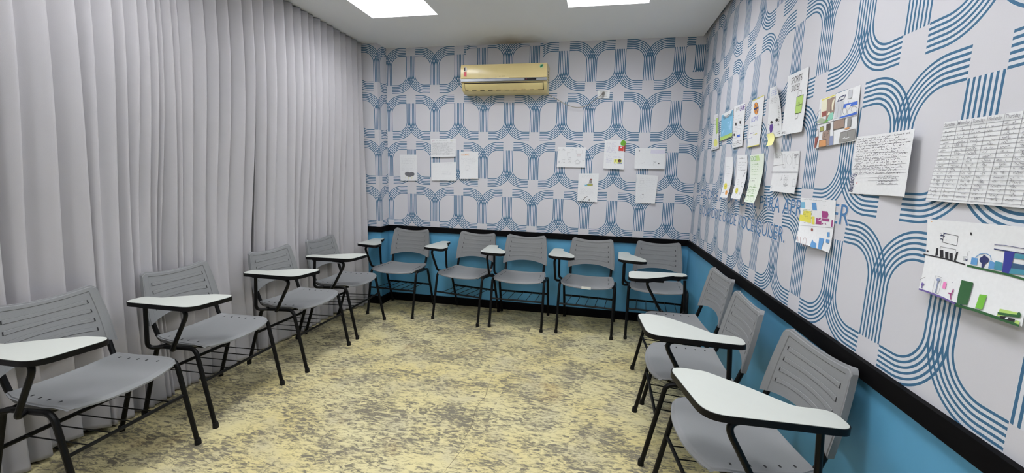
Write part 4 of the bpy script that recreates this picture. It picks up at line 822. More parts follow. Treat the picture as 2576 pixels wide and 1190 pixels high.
 ('P14','written_sheet','large ruled weekly timetable in pencil at right edge of the picture','worksheet','R',[(-2.778,1.522),(-3.062,1.519),(-3.062,1.322),(-2.768,1.325)],'paper',('b',0.006),[('lineab','ruled_lines','pencil',0.0013,[(0.14285714285714285,1.0),(0.14285714285714285,0.02)]),('lineab','ruled_lines','pencil',0.0013,[(0.2857142857142857,1.0),(0.2857142857142857,0.02)]),('lineab','ruled_lines','pencil',0.0013,[(0.42857142857142855,1.0),(0.42857142857142855,0.02)]),('lineab','ruled_lines','pencil',0.0013,[(0.5714285714285714,1.0),(0.5714285714285714,0.02)]),('lineab','ruled_lines','pencil',0.0013,[(0.7142857142857143,1.0),(0.7142857142857143,0.02)]),('lineab','ruled_lines','pencil',0.0013,[(0.8571428571428571,1.0),(0.8571428571428571,0.02)]),('lineab','ruled_lines','pencil',0.0011,[(0.0,0.9205),(1,0.9205)]),('lineab','ruled_lines','pencil',0.0011,[(0.0,0.871),(1,0.871)]),('lineab','ruled_lines','pencil',0.0011,[(0.0,0.8214999999999999),(1,0.8214999999999999)]),('lineab','ruled_lines','pencil',0.0011,[(0.0,0.772),(1,0.772)]),('lineab','ruled_lines','pencil',0.0011,[(0.0,0.7224999999999999),(1,0.7224999999999999)]),('lineab','ruled_lines','pencil',0.0011,[(0.0,0.6729999999999999),(1,0.6729999999999999)]),('lineab','ruled_lines','pencil',0.0011,[(0.0,0.6234999999999999),(1,0.6234999999999999)]),('lineab','ruled_lines','pencil',0.0011,[(0.0,0.574),(1,0.574)]),('lineab','ruled_lines','pencil',0.0011,[(0.0,0.5245),(1,0.5245)]),('lineab','ruled_lines','pencil',0.0011,[(0.0,0.475),(1,0.475)]),('lineab','ruled_lines','pencil',0.0011,[(0.0,0.4255),(1,0.4255)]),('lineab','ruled_lines','pencil',0.0011,[(0.0,0.3759999999999999),(1,0.3759999999999999)]),('lineab','ruled_lines','pencil',0.0011,[(0.0,0.3264999999999999),(1,0.3264999999999999)]),('lineab','ruled_lines','pencil',0.0011,[(0.0,0.2769999999999999),(1,0.2769999999999999)]),('lineab','ruled_lines','pencil',0.0011,[(0.0,0.22749999999999995),(1,0.22749999999999995)]),('lineab','ruled_lines','pencil',0.0011,[(0.0,0.17799999999999996),(1,0.17799999999999996)]),('lineab','ruled_lines','pencil',0.0011,[(0.0,0.12849999999999998),(1,0.12849999999999998)]),('lineab','ruled_lines','pencil',0.0011,[(0.0,0.07899999999999999),(1,0.07899999999999999)]),('lineab','ruled_lines','pencil',0.0011,[(0.0,0.0295),(1,0.0295)]),('scrib','handwriting','pencil',0.017142857142857144,0.05,0.12285714285714286,0.9,18,0.001),('scrib','handwriting','pencil',0.16,0.05,0.2657142857142857,0.9,18,0.001),('scrib','handwriting','pencil',0.3028571428571429,0.05,0.40857142857142853,0.9,18,0.001),('scrib','handwriting','pencil',0.44571428571428573,0.05,0.5514285714285714,0.9,18,0.001),('scrib','handwriting','pencil',0.5885714285714286,0.05,0.6942857142857143,0.9,18,0.001),('scrib','handwriting','pencil',0.7314285714285714,0.05,0.8371428571428572,0.9,18,0.001),('scrib','handwriting','pencil',0.8742857142857143,0.05,0.9800000000000001,0.9,18,0.001),('text','title','pencil','Sunday',0.014285714285714287,0.93,0.1285714285714286,0.985),('text','title','pencil','Monday',0.15714285714285717,0.93,0.2714285714285714,0.985),('text','title','pencil','Tuesday',0.3,0.93,0.41428571428571426,0.985),('text','title','pencil','Wednesday',0.4428571428571429,0.93,0.5571428571428572,0.985),('text','title','pencil','Thursday',0.5857142857142856,0.93,0.7000000000000001,0.985),('text','title','pencil','Friday',0.7285714285714285,0.93,0.8428571428571429,0.985),('text','title','pencil','Saturday',0.8714285714285713,0.93,0.9857142857142858,0.985)]),
 ('P15','drawing_sheet','big white sheet with felt pen furniture,dark green ground strips and lime car','drawing','R',[(-2.7762,1.2768),(-3.039,1.2849),(-3.0864,1.0933),(-2.8139,1.097)],'paper',('b',0.02),[('scrib','title','ink_orange',0.0,0.955,0.09,0.985,1,0.0016),('line','drawing','ink_black',0.0014,[(0.201,0.828),(0.361,0.813),(0.351,0.689),(0.193,0.704),(0.201,0.828)]),('scrib','drawing','ink_navy',0.15,0.72,0.25,0.85,3,0.002),('poly','drawing','ink_black',[(0.127,0.61),(0.146,0.618),(0.154,0.516),(0.123,0.501)]),('poly','drawing','ink_black',[(0.168,0.594),(0.21,0.603),(0.22,0.51),(0.179,0.5)]),('poly','drawing','ink_black',[(0.232,0.585),(0.268,0.593),(0.277,0.504),(0.242,0.495)]),('poly','drawing','ink_black',[(0.281,0.579),(0.316,0.587),(0.325,0.502),(0.29,0.493)]),('poly','drawing','ink_black',[(0.356,0.612),(0.375,0.614),(0.357,0.493),(0.339,0.499)]),('line','drawing','pencil',0.0012,[(0.173,0.595),(0.171,0.643),(0.347,0.641),(0.346,0.601)]),('line','drawing','ink_black',0.0042,[(-0.02,0.491),(0.232,0.496),(0.463,0.479)]),('line','drawing','pencil',0.001,[(0.43,0.567),(0.47,0.577),(0.474,0.535),(0.434,0.525),(0.43,0.567)]),('line','drawing','pencil',0.001,[(0.47,0.577),(0.474,0.639),(0.495,0.646)]),('poly','drawing','ink_black',[(0.039,0.549),(0.038,0.544),(0.036,0.54),(0.032,0.536),(0.027,0.534),(0.021,0.534),(0.017,0.536),(0.013,0.539),(0.012,0.543),(0.012,0.548),(0.015,0.552),(0.019,0.555),(0.024,0.557),(0.029,0.558),(0.034,0.556),(0.037,0.553)]),('poly','drawing','ink_black',[(0.501,0.865),(0.501,0.858),(0.5,0.852),(0.497,0.847),(0.494,0.846),(0.491,0.846),(0.488,0.85),(0.486,0.856),(0.484,0.862),(0.484,0.869),(0.486,0.876),(0.488,0.88),(0.491,0.882),(0.494,0.881),(0.497,0.877),(0.5,0.872)]),('line','drawing','ink_blue2',0.002,[(0.551,0.59),(0.591,0.639),(0.647,0.659),(0.686,0.64),(0.699,0.592)]),('poly','drawing','ink_blue2',[(0.516,0.581),(0.575,0.583),(0.574,0.502),(0.513,0.499)]),('poly','drawing','ink_navy',[(0.677,0.59),(0.675,0.573),(0.667,0.557),(0.654,0.544),(0.638,0.537),(0.622,0.536),(0.607,0.541),(0.596,0.553),(0.592,0.569),(0.593,0.586),(0.602,0.602),(0.615,0.615),(0.631,0.622),(0.648,0.623),(0.662,0.617),(0.673,0.605)]),('poly','drawing','ink_navy',[(0.648,0.623),(0.647,0.616),(0.644,0.61),(0.64,0.605),(0.635,0.603),(0.63,0.603),(0.625,0.605),(0.621,0.61),(0.62,0.616),(0.62,0.623),(0.623,0.629),(0.627,0.634),(0.632,0.636),(0.638,0.636),(0.642,0.633),(0.646,0.629)]),('poly','drawing','ink_navy',[(0.615,0.538),(0.652,0.542),(0.632,0.482),(0.619,0.484)]),('poly','drawing','ink_blue2',[(0.686,0.589),(0.732,0.574),(0.728,0.501),(0.679,0.495)]),('poly','drawing','ink_teal',[(0.735,0.593),(0.795,0.591),(0.798,0.5),(0.729,0.498)]),('line','drawing','ink_navy',0.0016,[(0.717,0.772),(0.816,0.782),(0.972,0.775)]),('line','drawing','ink_navy',0.003,[(0.716,0.724),(0.811,0.723),(0.976,0.722)]),('poly','drawing','ink_indigo',[(0.808,0.72),(0.891,0.722),(0.86,0.486),(0.801,0.488)]),('poly','drawing','ink_teal',[(0.894,0.711),(0.985,0.715),(0.984,0.664),(0.885,0.661)]),('poly','drawing','ink_darkteal',[(0.873,0.606),(0.987,0.609),(0.985,0.561),(0.864,0.548)]),('poly','drawing','ink_teal',[(0.864,0.548),(0.985,0.561),(0.985,0.508),(0.856,0.49)]),('line','drawing','ink_darkgreen',0.0062,[(0.485,0.474),(0.717,0.474),(0.853,0.475),(0.995,0.464)]),('scrib','drawing','ink_navy',0.44,0.53,0.49,0.56,1,0.002),('line','drawing','ink_purple2',0.006,[(0.01,0.002),(0.164,0.006),(0.3,0.002),(0.434,-0.015)]),('line','drawing','ink_purple2',0.004,[(0.031,0.104),(0.044,0.026)]),('poly','drawing','ink_purple2',[(0.059,0.088),(0.059,0.081),(0.055,0.075),(0.05,0.069),(0.043,0.065),(0.036,0.064),(0.029,0.065),(0.025,0.069),(0.022,0.075),(0.023,0.082),(0.026,0.088),(0.032,0.094),(0.039,0.098),(0.046,0.099),(0.052,0.098),(0.057,0.094)]),('line','drawing','ink_black',0.001,[(-0.004,0.132),(0.054,0.19)]),('line','drawing','pencil',0.001,[(0.17,0.247),(0.248,0.245),(0.246,0.031),(0.172,0.022),(0.17,0.247)]),('line','drawing','ink_greyblue',0.004,[(0.211,0.226),(0.207,0.15),(0.209,0.03)]),('poly','drawing','ink_greyblue',[(0.231,0.212),(0.23,0.204),(0.226,0.196),(0.22,0.189),(0.212,0.184),(0.203,0.183),(0.196,0.185),(0.19,0.191),(0.188,0.198),(0.188,0.207),(0.192,0.215),(0.199,0.222),(0.207,0.226),(0.215,0.227),(0.223,0.225),(0.228,0.22)]),('poly','drawing','ink_pink',[(0.271,0.199),(0.305,0.205),(0.304,0.118),(0.27,0.116)]),('line','drawing','ink_magenta',0.004,[(0.391,0.152),(0.38,0.082),(0.346,0.082)]),('line','drawing','ink_magenta',0.004,[(0.372,0.079),(0.387,0.016)]),('poly','drawing','ink_darkgreen',[(0.455,0.286),(0.57,0.294),(0.563,0.195),(0.552,0.023),(0.449,-0.015),(0.446,0.107)]),('poly','drawing','ink_limegreen',[(0.644,0.186),(0.707,0.199),(0.689,0.032),(0.627,0.02)]),('line','drawing','ink_darkgreen',0.0085,[(0.44,-0.029),(0.627,-0.003),(0.837,-0.0),(0.988,0.004)]),('poly','drawing','ink_lime',[(0.828,0.103),(0.978,0.123),(0.977,0.092),(0.813,0.015)]),('line','drawing','ink_darkgreen',0.007,[(0.817,0.049),(0.983,0.09)]),('poly','drawing','ink_black',[(0.841,0.034),(0.954,0.05),(0.948,0.02),(0.841,0.004)]),('poly','drawing','paper',[(0.904,0.037),(0.903,0.033),(0.901,0.029),(0.897,0.025),(0.892,0.022),(0.888,0.021),(0.884,0.021),(0.881,0.022),(0.88,0.025),(0.88,0.029),(0.883,0.034),(0.887,0.037),(0.891,0.04),(0.896,0.042),(0.9,0.042),(0.903,0.04)]),('poly','drawing','ink_lime',[(0.961,0.044),(0.988,0.047),(0.987,0.01),(0.952,0.012)]),('poly','drawing','ink_darkgreen',[(0.987,0.112),(0.987,0.102),(0.984,0.093),(0.98,0.086),(0.974,0.082),(0.969,0.081),(0.964,0.084),(0.96,0.09),(0.959,0.099),(0.959,0.108),(0.962,0.117),(0.966,0.125),(0.972,0.129),(0.977,0.13),(0.982,0.127),(0.985,0.12)]),('line','drawing','ink_navy',0.001,[(0.366,0.218),(0.378,0.237)])]),
 ('B1','drawing_sheet','white sheet with grey storm cloud on back wall,leftmost of the far sheets','drawing','B',[(-0.1454,1.5542),(0.0443,1.5568),(0.0546,1.2911),(-0.1364,1.2862)],'paper',('b',0.006),[('poly','drawing','ink_grey2',[(0.579,0.264),(0.565,0.234),(0.529,0.209),(0.475,0.192),(0.413,0.186),(0.352,0.192),(0.3,0.209),(0.267,0.234),(0.256,0.264),(0.27,0.294),(0.306,0.32),(0.359,0.337),(0.422,0.343),(0.483,0.337),(0.534,0.32),(0.568,0.294)]),('poly','drawing','ink_grey2',[(0.831,0.253),(0.816,0.221),(0.778,0.194),(0.723,0.176),(0.658,0.17),(0.594,0.176),(0.54,0.194),(0.505,0.221),(0.494,0.253),(0.508,0.285),(0.546,0.311),(0.602,0.329),(0.667,0.336),(0.731,0.329),(0.785,0.311),(0.82,0.285)]),('poly','drawing','ink_grey2',[(0.713,0.207),(0.698,0.182),(0.659,0.161),(0.601,0.147),(0.534,0.143),(0.467,0.147),(0.411,0.161),(0.374,0.182),(0.362,0.207),(0.376,0.232),(0.416,0.252),(0.473,0.266),(0.541,0.271),(0.607,0.266),(0.664,0.252),(0.701,0.232)]),('line','drawing','ink_yellow',0.004,[(0.336,0.179),(0.298,0.133),(0.321,0.092)]),('line','drawing','ink_yellow',0.004,[(0.489,0.149),(0.465,0.103),(0.497,0.051)]),('line','drawing','ink_yellow',0.004,[(0.699,0.149),(0.662,0.103),(0.67,0.064)]),('scrib','handwriting','pencil_faint',0.08,0.38,0.92,0.94,9,0.0009)]),
 ('B2','written_sheet','wide lined timetable sheet on back wall left group,upper of the pair','worksheet','B',[(0.1976,1.7115),(0.4641,1.7191),(0.4673,1.5411),(0.2032,1.5313)],'paper',('b',0.012),[('scrib','title','ink_magenta',0.03,0.87,0.17,0.92,1,0.0016),('scrib','title','pencil',0.22,0.87,0.7,0.93,1,0.0014),('scrib','title','ink_olive',0.78,0.85,0.95,0.9,1,0.0016),('scrib','handwriting','pencil',0.03,0.1,0.96,0.8,12,0.0011),('lineab','ruled_lines','pencil',0.0009,[(0.02,0.82),(0.98,0.8)]),('lineab','ruled_lines','pencil',0.0009,[(0.02,0.76),(0.98,0.74)]),('lineab','ruled_lines','pencil',0.0009,[(0.02,0.7),(0.98,0.68)]),('lineab','ruled_lines','pencil',0.0009,[(0.02,0.6399999999999999),(0.98,0.6200000000000001)]),('lineab','ruled_lines','pencil',0.0009,[(0.02,0.58),(0.98,0.56)]),('lineab','ruled_lines','pencil',0.0009,[(0.02,0.52),(0.98,0.5)]),('lineab','ruled_lines','pencil',0.0009,[(0.02,0.45999999999999996),(0.98,0.44000000000000006)]),('lineab','ruled_lines','pencil',0.0009,[(0.02,0.39999999999999997),(0.98,0.38000000000000006)]),('lineab','ruled_lines','pencil',0.0009,[(0.02,0.33999999999999997),(0.98,0.32000000000000006)]),('lineab','ruled_lines','pencil',0.0009,[(0.02,0.2799999999999999),(0.98,0.26)]),('lineab','ruled_lines','pencil',0.0009,[(0.02,0.21999999999999997),(0.98,0.20000000000000007)]),('lineab','ruled_lines','pencil',0.0009,[(0.02,0.16000000000000003),(0.98,0.14000000000000012)])]),
 ('B3','written_sheet','wide nearly blank sheet on back wall below the lined timetable','worksheet','B',[(0.2013,1.4775),(0.4717,1.4882),(0.473,1.302),(0.208,1.2982)],'paper',('b',0.01),[('scrib','handwriting','pencil_faint',0.4,0.3,0.8,0.55,4,0.0008),('scrib','handwriting','pencil_faint',0.5,0.88,0.9,0.95,1,0.0008)]),
 ('B4','drawing_sheet','white sheet headed COOKING in orange on back wall','drawing','B',[(0.5059,1.5897),(0.6967,1.595),(0.7038,1.3259),(0.5118,1.3211)],'paper',('b',0.012),[('text','title','ink_orange','COOKING',0.08,0.86,0.5,0.93),('scrib','handwriting','pencil_faint',0.08,0.56,0.94,0.78,5,0.001),('scrib','handwriting','pencil',0.7,0.63,0.9,0.68,1,0.0012),('line','drawing','pencil_faint',0.0014,[(0.547,0.431),(0.538,0.405),(0.512,0.384),(0.474,0.37),(0.429,0.365),(0.384,0.37),(0.345,0.385),(0.32,0.406),(0.311,0.432),(0.32,0.457),(0.345,0.479),(0.384,0.493),(0.429,0.498),(0.474,0.492),(0.512,0.478),(0.538,0.456),(0.547,0.431)]),('scrib','drawing','pencil',0.32,0.3,0.48,0.36,1,0.0016),('scrib','handwriting','ink_orange',0.55,0.005,0.88,0.02,1,0.0012)]),
 ('B5','drawing_sheet','white sheet of small furniture sketches,left of the back wall right group','drawing','B',[(1.4839,1.6483),(1.7496,1.6463),(1.7508,1.4583),(1.4832,1.4564)],'paper',('b',0.008),[('line','drawing','pencil',0.0014,[(0.659,0.864),(0.881,0.87),(0.887,0.688),(0.665,0.683),(0.659,0.864)]),('poly','drawing','ink_redbrown',[(0.693,0.629),(0.836,0.632),(0.829,0.596),(0.694,0.593)]),('line','drawing','pencil',0.002,[(0.696,0.538),(0.826,0.534)]),('line','drawing','pencil',0.0016,[(0.793,0.268),(0.789,0.238),(0.775,0.211),(0.753,0.194),(0.728,0.187),(0.702,0.193),(0.679,0.209),(0.664,0.235),(0.657,0.265),(0.662,0.296),(0.675,0.322),(0.697,0.34),(0.723,0.346),(0.749,0.341),(0.771,0.324),(0.787,0.299),(0.793,0.268)]),('line','drawing','pencil',0.0018,[(0.62,0.29),(0.721,0.394),(0.821,0.287),(0.798,0.178),(0.655,0.175)]),('line','drawing','pencil',0.0016,[(0.356,0.567),(0.356,0.73),(0.46,0.732)]),('line','drawing','pencil',0.0012,[(0.072,0.857),(0.07,0.843),(0.062,0.831),(0.051,0.823),(0.037,0.82),(0.023,0.822),(0.011,0.83),(0.003,0.842),(-0.0,0.855),(0.002,0.869),(0.009,0.881),(0.021,0.889),(0.035,0.892),(0.049,0.89),(0.061,0.882),(0.069,0.871),(0.072,0.857)]),('scrib','drawing','pencil',0.14,0.82,0.3,0.92,2,0.0012),('scrib','drawing','pencil',0.45,0.85,0.6,0.92,1,0.0012),('scrib','drawing','pencil',0.38,0.35,0.5,0.5,3,0.0012),('scrib','drawing','pencil',0.4,0.22,0.5,0.34,3,0.0016),('scrib','drawing','pencil',0.15,0.2,0.3,0.42,3,0.001),('poly','drawing','ink_palegrey',[(0.054,0.325),(0.105,0.327),(0.104,0.2),(0.053,0.199)]),('scrib','drawing','pencil',0.88,0.25,0.98,0.4,2,0.001)]),
 ('B6','drawing_sheet','tall white sheet with green tree and red car at its corner on back wall','drawing','B',[(1.9202,1.7171),(2.1027,1.7131),(2.1049,1.4462),(1.921,1.4547)],'paper',('b',0.015),[('scrib','handwriting','pencil_violet',0.08,0.55,0.62,0.94,11,0.0011),('scrib','handwriting','pencil_violet',0.1,0.2,0.42,0.46,7,0.0011),('scrib','handwriting','pencil_violet',0.46,0.38,0.9,0.46,2,0.001),('line','ruled_lines','pencil_faint',0.001,[(0.009,0.484),(1.011,0.497)]),('poly','drawing','ink_redbrown',[(0.96,0.911),(1.038,0.913),(1.037,0.624),(0.959,0.621)]),('poly','drawing','ink_leaf',[(1.052,0.913),(1.045,0.876),(1.02,0.845),(0.98,0.823),(0.931,0.815),(0.882,0.821),(0.839,0.84),(0.809,0.871),(0.796,0.907),(0.804,0.944),(0.829,0.976),(0.869,0.998),(0.918,1.006),(0.967,1.0),(1.01,0.98),(1.04,0.949)]),('poly','drawing','ink_leaf',[(0.944,0.885),(0.94,0.862),(0.924,0.842),(0.9,0.828),(0.87,0.823),(0.84,0.827),(0.814,0.839),(0.795,0.859),(0.787,0.882),(0.792,0.905),(0.807,0.925),(0.832,0.939),(0.862,0.944),(0.892,0.94),(0.918,0.928),(0.937,0.908)]),('poly','drawing','ink_red',[(0.711,0.796),(0.954,0.792),(0.944,0.634),(0.704,0.639)]),('poly','drawing','paper',[(0.872,0.755),(0.869,0.745),(0.86,0.737),(0.847,0.731),(0.831,0.729),(0.814,0.73),(0.8,0.735),(0.79,0.743),(0.786,0.753),(0.788,0.762),(0.797,0.771),(0.811,0.777),(0.827,0.779),(0.844,0.778),(0.858,0.772),(0.868,0.765)]),('line','drawing','ink_black',0.0014,[(0.801,0.647),(0.798,0.638),(0.789,0.631),(0.776,0.625),(0.759,0.623),(0.743,0.624),(0.728,0.629),(0.719,0.636),(0.715,0.644),(0.717,0.653),(0.726,0.661),(0.74,0.666),(0.756,0.668),(0.773,0.667),(0.787,0.663),(0.797,0.656),(0.801,0.647)]),('poly','drawing','ink_paleyellow',[(0.508,0.348),(0.886,0.355),(0.88,0.191),(0.501,0.2)]),('poly','drawing','ink_darkbrown',[(0.621,0.294),(0.619,0.278),(0.612,0.263),(0.599,0.253),(0.584,0.25),(0.569,0.252),(0.555,0.261),(0.546,0.275),(0.541,0.291),(0.543,0.308),(0.551,0.322),(0.563,0.332),(0.578,0.336),(0.594,0.333),(0.607,0.324),(0.617,0.31)]),('poly','drawing','paper',[(0.631,0.201),(0.629,0.183),(0.619,0.168),(0.603,0.157),(0.584,0.153),(0.565,0.156),(0.547,0.165),(0.535,0.179),(0.53,0.197),(0.533,0.214),(0.543,0.229),(0.558,0.24),(0.578,0.244),(0.597,0.242),(0.614,0.232),(0.626,0.218)]),('line','drawing','ink_black',0.0012,[(0.631,0.206),(0.629,0.186),(0.619,0.169),(0.603,0.158),(0.584,0.153),(0.564,0.156),(0.547,0.166),(0.535,0.182),(0.53,0.202),(0.532,0.221),(0.542,0.238),(0.558,0.25),(0.577,0.254),(0.596,0.251),(0.614,0.241),(0.626,0.225),(0.631,0.206)]),('poly','drawing','ink_black',[(0.876,0.296),(0.87,0.277),(0.851,0.26),(0.822,0.248),(0.787,0.242),(0.751,0.245),(0.72,0.255),(0.698,0.27),(0.69,0.289),(0.696,0.309),(0.715,0.326),(0.744,0.338),(0.779,0.343),(0.815,0.341),(0.846,0.331),(0.867,0.315)]),('poly','drawing','ink_redbrown',[(0.834,0.285),(0.831,0.275),(0.82,0.266),(0.805,0.26),(0.786,0.257),(0.766,0.259),(0.75,0.263),(0.738,0.271),(0.734,0.281),(0.737,0.291),(0.747,0.299),(0.763,0.305),(0.782,0.308),(0.801,0.307),(0.818,0.302),(0.829,0.294)]),('poly','drawing','ink_greyblue',[(0.679,0.233),(0.894,0.237),(0.905,0.192),(0.683,0.188)])]),
 ('B7','drawing_sheet','wide white sheet with faint sketches at right end of back wall','drawing','B',[(2.1967,1.6442),(2.4654,1.6471),(2.4658,1.4577),(2.2009,1.459)],'paper',('b',0.014),[('scrib','handwriting','pencil_violet',0.5,0.78,0.95,0.92,3,0.0009),('line','drawing','pencil_faint',0.0016,[(0.176,0.268),(0.275,0.253),(0.346,0.337)]),('poly','drawing','ink_black',[(0.169,0.866),(0.167,0.86),(0.163,0.856),(0.156,0.853),(0.147,0.851),(0.139,0.852),(0.131,0.856),(0.127,0.86),(0.125,0.866),(0.126,0.871),(0.131,0.876),(0.138,0.879),(0.146,0.88),(0.155,0.879),(0.162,0.876),(0.167,0.871)]),('scrib','drawing','pencil',0.62,0.3,0.74,0.36,2,0.0018),('poly','drawing','ink_black',[(0.824,0.26),(0.823,0.253),(0.818,0.247),(0.81,0.243),(0.801,0.242),(0.792,0.243),(0.784,0.247),(0.779,0.252),(0.777,0.259),(0.778,0.266),(0.783,0.272),(0.791,0.276),(0.8,0.277),(0.809,0.276),(0.817,0.272),(0.822,0.267)]),('line','drawing','pencil',0.0014,[(0.622,0.297),(0.644,0.155)]),('poly','drawing','paper_shade',[(0.521,0.93),(0.98,0.921),(0.979,0.735),(0.515,0.745)])]),
 ('B8','drawing_sheet','white sheet with small grey tower sketch,lower left of back wall right group','drawing','B',[(1.6946,1.4021),(1.8831,1.4063),(1.8783,1.1366),(1.6934,1.1404)],'paper',('b',0.01),[('poly','drawing','ink_grey',[(0.55,0.654),(0.564,0.783),(0.665,0.791),(0.696,0.656)]),('poly','drawing','ink_redbrown',[(0.572,0.811),(0.681,0.812),(0.684,0.781),(0.575,0.78)]),('line','drawing','ink_black',0.002,[(0.558,0.77),(0.532,0.653),(0.464,0.587)]),('poly','drawing','ink_olive',[(0.736,0.605),(0.726,0.589),(0.692,0.575),(0.639,0.565),(0.577,0.561),(0.513,0.563),(0.459,0.571),(0.422,0.584),(0.408,0.599),(0.419,0.616),(0.454,0.63),(0.507,0.639),(0.569,0.643),(0.632,0.641),(0.686,0.633),(0.723,0.62)]),('poly','drawing','ink_skyblue',[(0.315,0.598),(0.462,0.613),(0.459,0.556),(0.364,0.549)]),('line','drawing','ink_darkbrown',0.003,[(0.706,0.656),(0.729,0.566)]),('line','drawing','ink_black',0.006,[(0.285,0.046),(0.373,0.13),(0.499,0.188)]),('line','drawing','ink_black',0.002,[(0.169,0.061),(0.255,0.037)]),('poly','drawing','ink_grey',[(0.557,0.041),(0.602,0.112),(0.653,0.044)]),('scrib','handwriting','pencil_faint',0.1,0.25,0.95,0.48,6,0.0008),('scrib','handwriting','pencil_faint',0.1,0.85,0.95,0.95,2,0.0008)]),
 ('B9','drawing_sheet','white crumpled nearly blank sheet,lower right of back wall right group','drawing','B',[(2.2238,1.4073),(2.4193,1.3984),(2.4027,1.1426),(2.231,1.142)],'paper',('br',0.02),[('line','drawing','pencil_faint',0.0016,[(0.18,0.787),(0.356,0.794),(0.367,0.69),(0.188,0.682),(0.18,0.787)]),('line','drawing','pencil_faint',0.0014,[(0.409,0.24),(0.404,0.215),(0.385,0.192),(0.356,0.177),(0.32,0.17),(0.283,0.174),(0.251,0.188),(0.229,0.209),(0.22,0.234),(0.225,0.26),(0.244,0.282),(0.273,0.297),(0.308,0.303),(0.344,0.299),(0.376,0.286),(0.399,0.266),(0.409,0.24)]),('poly','drawing','ink_black',[(0.394,0.309),(0.392,0.304),(0.386,0.301),(0.375,0.298),(0.363,0.297),(0.35,0.297),(0.34,0.299),(0.332,0.302),(0.329,0.306),(0.332,0.311),(0.338,0.315),(0.349,0.317),(0.361,0.318),(0.373,0.318),(0.384,0.316),(0.391,0.313)]),('scrib','handwriting','pencil_faint',0.1,0.4,0.95,0.9,8,0.0007)]),
]

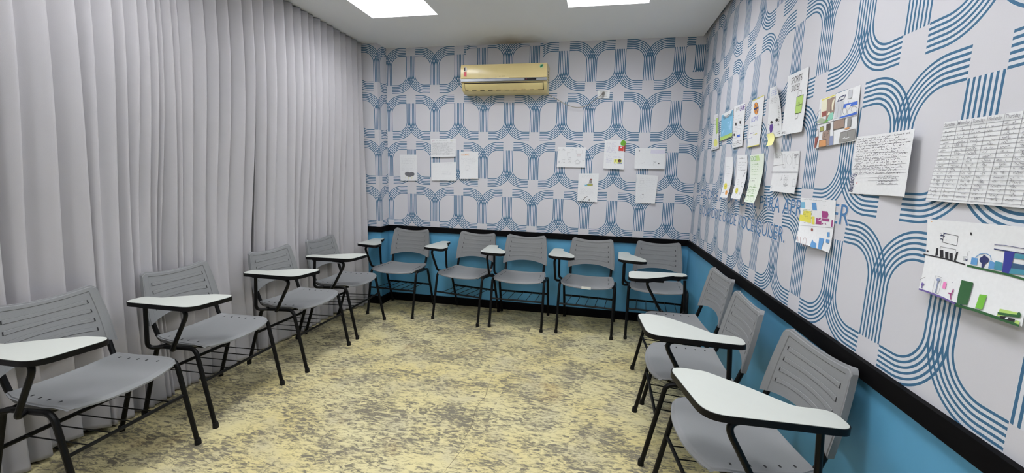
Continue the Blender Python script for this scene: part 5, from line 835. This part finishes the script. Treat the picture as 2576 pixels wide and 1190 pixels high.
rs = random.Random(11)
def bilerp(q, a, b):
    TL, TR_, BR_, BL = q
    return tuple((TL[k] * (1 - a) + TR_[k] * a) * b + (BL[k] * (1 - a) + BR_[k] * a) * (1 - b) for k in (0, 1))
for (key, name, lab, cat, wall, quad, base, curl, items) in PAPERS:
    ck, ch = curl
    ph = rs.uniform(0, 6)
    def off(a, b):
        a = min(1, max(0, a)); b = min(1, max(0, b))
        h = {'b': (1 - b) ** 2, 'r': a ** 2.5 * (1.2 - b * .5), 'bl': max(0, 1 - a - b * .8) ** 1.5 + .5 * (1 - b) ** 3, 'br': max(0, a - b * .8) ** 1.5, 'tr': max(0, a * .7 + b - .75) ** 2 * 1.2 + max(0, a - .6) * .15}[ck]
        return (.0082 if name == 'sticky_note' else .0022) + ch * h + .0010 * math.sin(5 * a + ph) * math.sin(4 * b + ph * 2) + .001
    cu, cz = bilerp(quad, .5, .5)
    origin = Vector((W, cu, cz)) if wall == 'R' else Vector((cu, 0, cz))
    def P3(a, b, e=0.0):
        u, z = bilerp(quad, a, b); d = off(a, b) + e
        p = Vector((W - d, u, z)) if wall == 'R' else Vector((u, -d, z))
        return tuple(p - origin)
    NA, NB = 10, 12
    v = [P3(i / NA, j / NB) for j in range(NB + 1) for i in range(NA + 1)] + [P3(i / NA, j / NB, -.0006) for j in range(NB + 1) for i in range(NA + 1)]
    n = (NA + 1) * (NB + 1); f = []
    for j in range(NB):
        for i in range(NA):
            q = j * (NA + 1) + i
            f.append((q, q + 1, q + NA + 2, q + NA + 1)); f.append((n + q, n + q + NA + 1, n + q + NA + 2, n + q + 1))
    ring = list(range(NA + 1)) + [j * (NA + 1) + NA for j in range(1, NB + 1)] + [NB * (NA + 1) + i for i in range(NA - 1, -1, -1)] + [j * (NA + 1) for j in range(NB - 1, 0, -1)]
    for x, y in zip(ring, ring[1:] + ring[:1]): f.append((x, n + x, n + y, y))
    sheet = new_mesh(name, v, f, MATS[base], smooth=True, angle=60, loc=origin)
    tag(sheet, lab, cat, 'sheets pinned to the right wall' if wall == 'R' else 'sheets pinned to the back wall')
    wa = math.dist(quad[0], quad[1]); hb = math.dist(quad[0], quad[3])
    parts = {}
    def put(part, colr, vv, ff):
        pv, pf, pm, mats = parts.setdefault(part, ([], [], [], []))
        if colr not in mats: mats.append(colr)
        nn = len(pv); pv.extend(vv); pf.extend(tuple(i + nn for i in q) for q in ff); pm.extend([mats.index(colr)] * len(ff))
    def strip(part, colr, w, pts, e):
        out = []
        P = [(a * wa, b * hb) for a, b in pts]
        for (x0, y0), (x1, y1) in zip(P, P[1:]):
            L = math.hypot(x1 - x0, y1 - y0)
            if L < 1e-6: continue
            k = max(1, int(L / .02)); nx, ny = -(y1 - y0) / L * w / 2, (x1 - x0) / L * w / 2
            vv = []
            for i in range(k + 1):
                t = i / k; x = x0 + (x1 - x0) * t; y = y0 + (y1 - y0) * t
                vv += [P3((x + nx) / wa, (y + ny) / hb, e), P3((x - nx) / wa, (y - ny) / hb, e)]
            put(part, colr, vv, [(2 * i, 2 * i + 1, 2 * i + 3, 2 * i + 2) for i in range(k)])
    for ii, it in enumerate(items):
        e = .0005 + .00004 * ii
        if it[0] == 'poly':
            _, part, colr, pts = it
            ca = sum(p[0] for p in pts) / len(pts); cbb = sum(p[1] for p in pts) / len(pts)
            # fine fan so the patch follows the bent sheet
            vv = [P3(a, b, e) for a, b in pts]; m_ = len(pts)
            mid = [P3((a + ca) / 2, (b + cbb) / 2, e) for a, b in pts]
            vv += mid + [P3(ca, cbb, e)]
            ff = [(i, (i + 1) % m_, m_ + (i + 1) % m_, m_ + i) for i in range(m_)] + [(m_ + i, m_ + (i + 1) % m_, 2 * m_) for i in range(m_)]
            put(part, colr, vv, ff)
        elif it[0] in ('line', 'lineab'):
            _, part, colr, w, pts = it
            strip(part, colr, w * .7, pts, e)
        elif it[0] in ('text', 'vtext'):
            _, part, colr, s, a0, b0, a1, b1 = it
            tv, tf = text_mesh(s, offset=(-.006 if part == 'title' and colr == 'ink_black' else .004), shear=.08)
            x0 = min(p[0] for p in tv); x1 = max(p[0] for p in tv); y0 = min(p[1] for p in tv); y1 = max(p[1] for p in tv)
            vv = []
            for p in tv:
                fx = (p[0] - x0) / (x1 - x0); fy = (p[1] - y0) / (y1 - y0)
                if it[0] == 'vtext': a, b = a0 + fy * (a1 - a0), b1 - fx * (b1 - b0)
                else: a, b = a0 + fx * (a1 - a0), b0 + fy * (b1 - b0)
                vv.append(P3(a, b, e))
            put(part, colr, vv, tf)
        elif it[0] == 'scrib':
            _, part, colr, a0, b0, a1, b1, nl, w = it
            w *= .8
            for l in range(nl):
                bc = b1 - (l + .55) * (b1 - b0) / nl; hh = min((b1 - b0) / nl * .30, .0026 / hb)
                a = a0 + rs.uniform(0, .02); pts = []
                end = a1 - (rs.uniform(0, .25) * (a1 - a0))
                while a < end:
                    if rs.random() < .07:
                        if len(pts) > 1: strip(part, colr, w, pts, e)
                        pts = []; a += .006 / wa
                    pts.append((a, bc + rs.gauss(0, hh * .55) + (hh * 1.6 if rs.random() < .08 else 0))); a += rs.uniform(.0006, .0020) / wa
                if len(pts) > 1: strip(part, colr, w, pts, e)
    for part, (pv, pf, pm, mats) in parts.items():
        new_mesh(part, pv, pf, [MATS[c] for c in mats], sheet, smooth=False, matidx=pm)
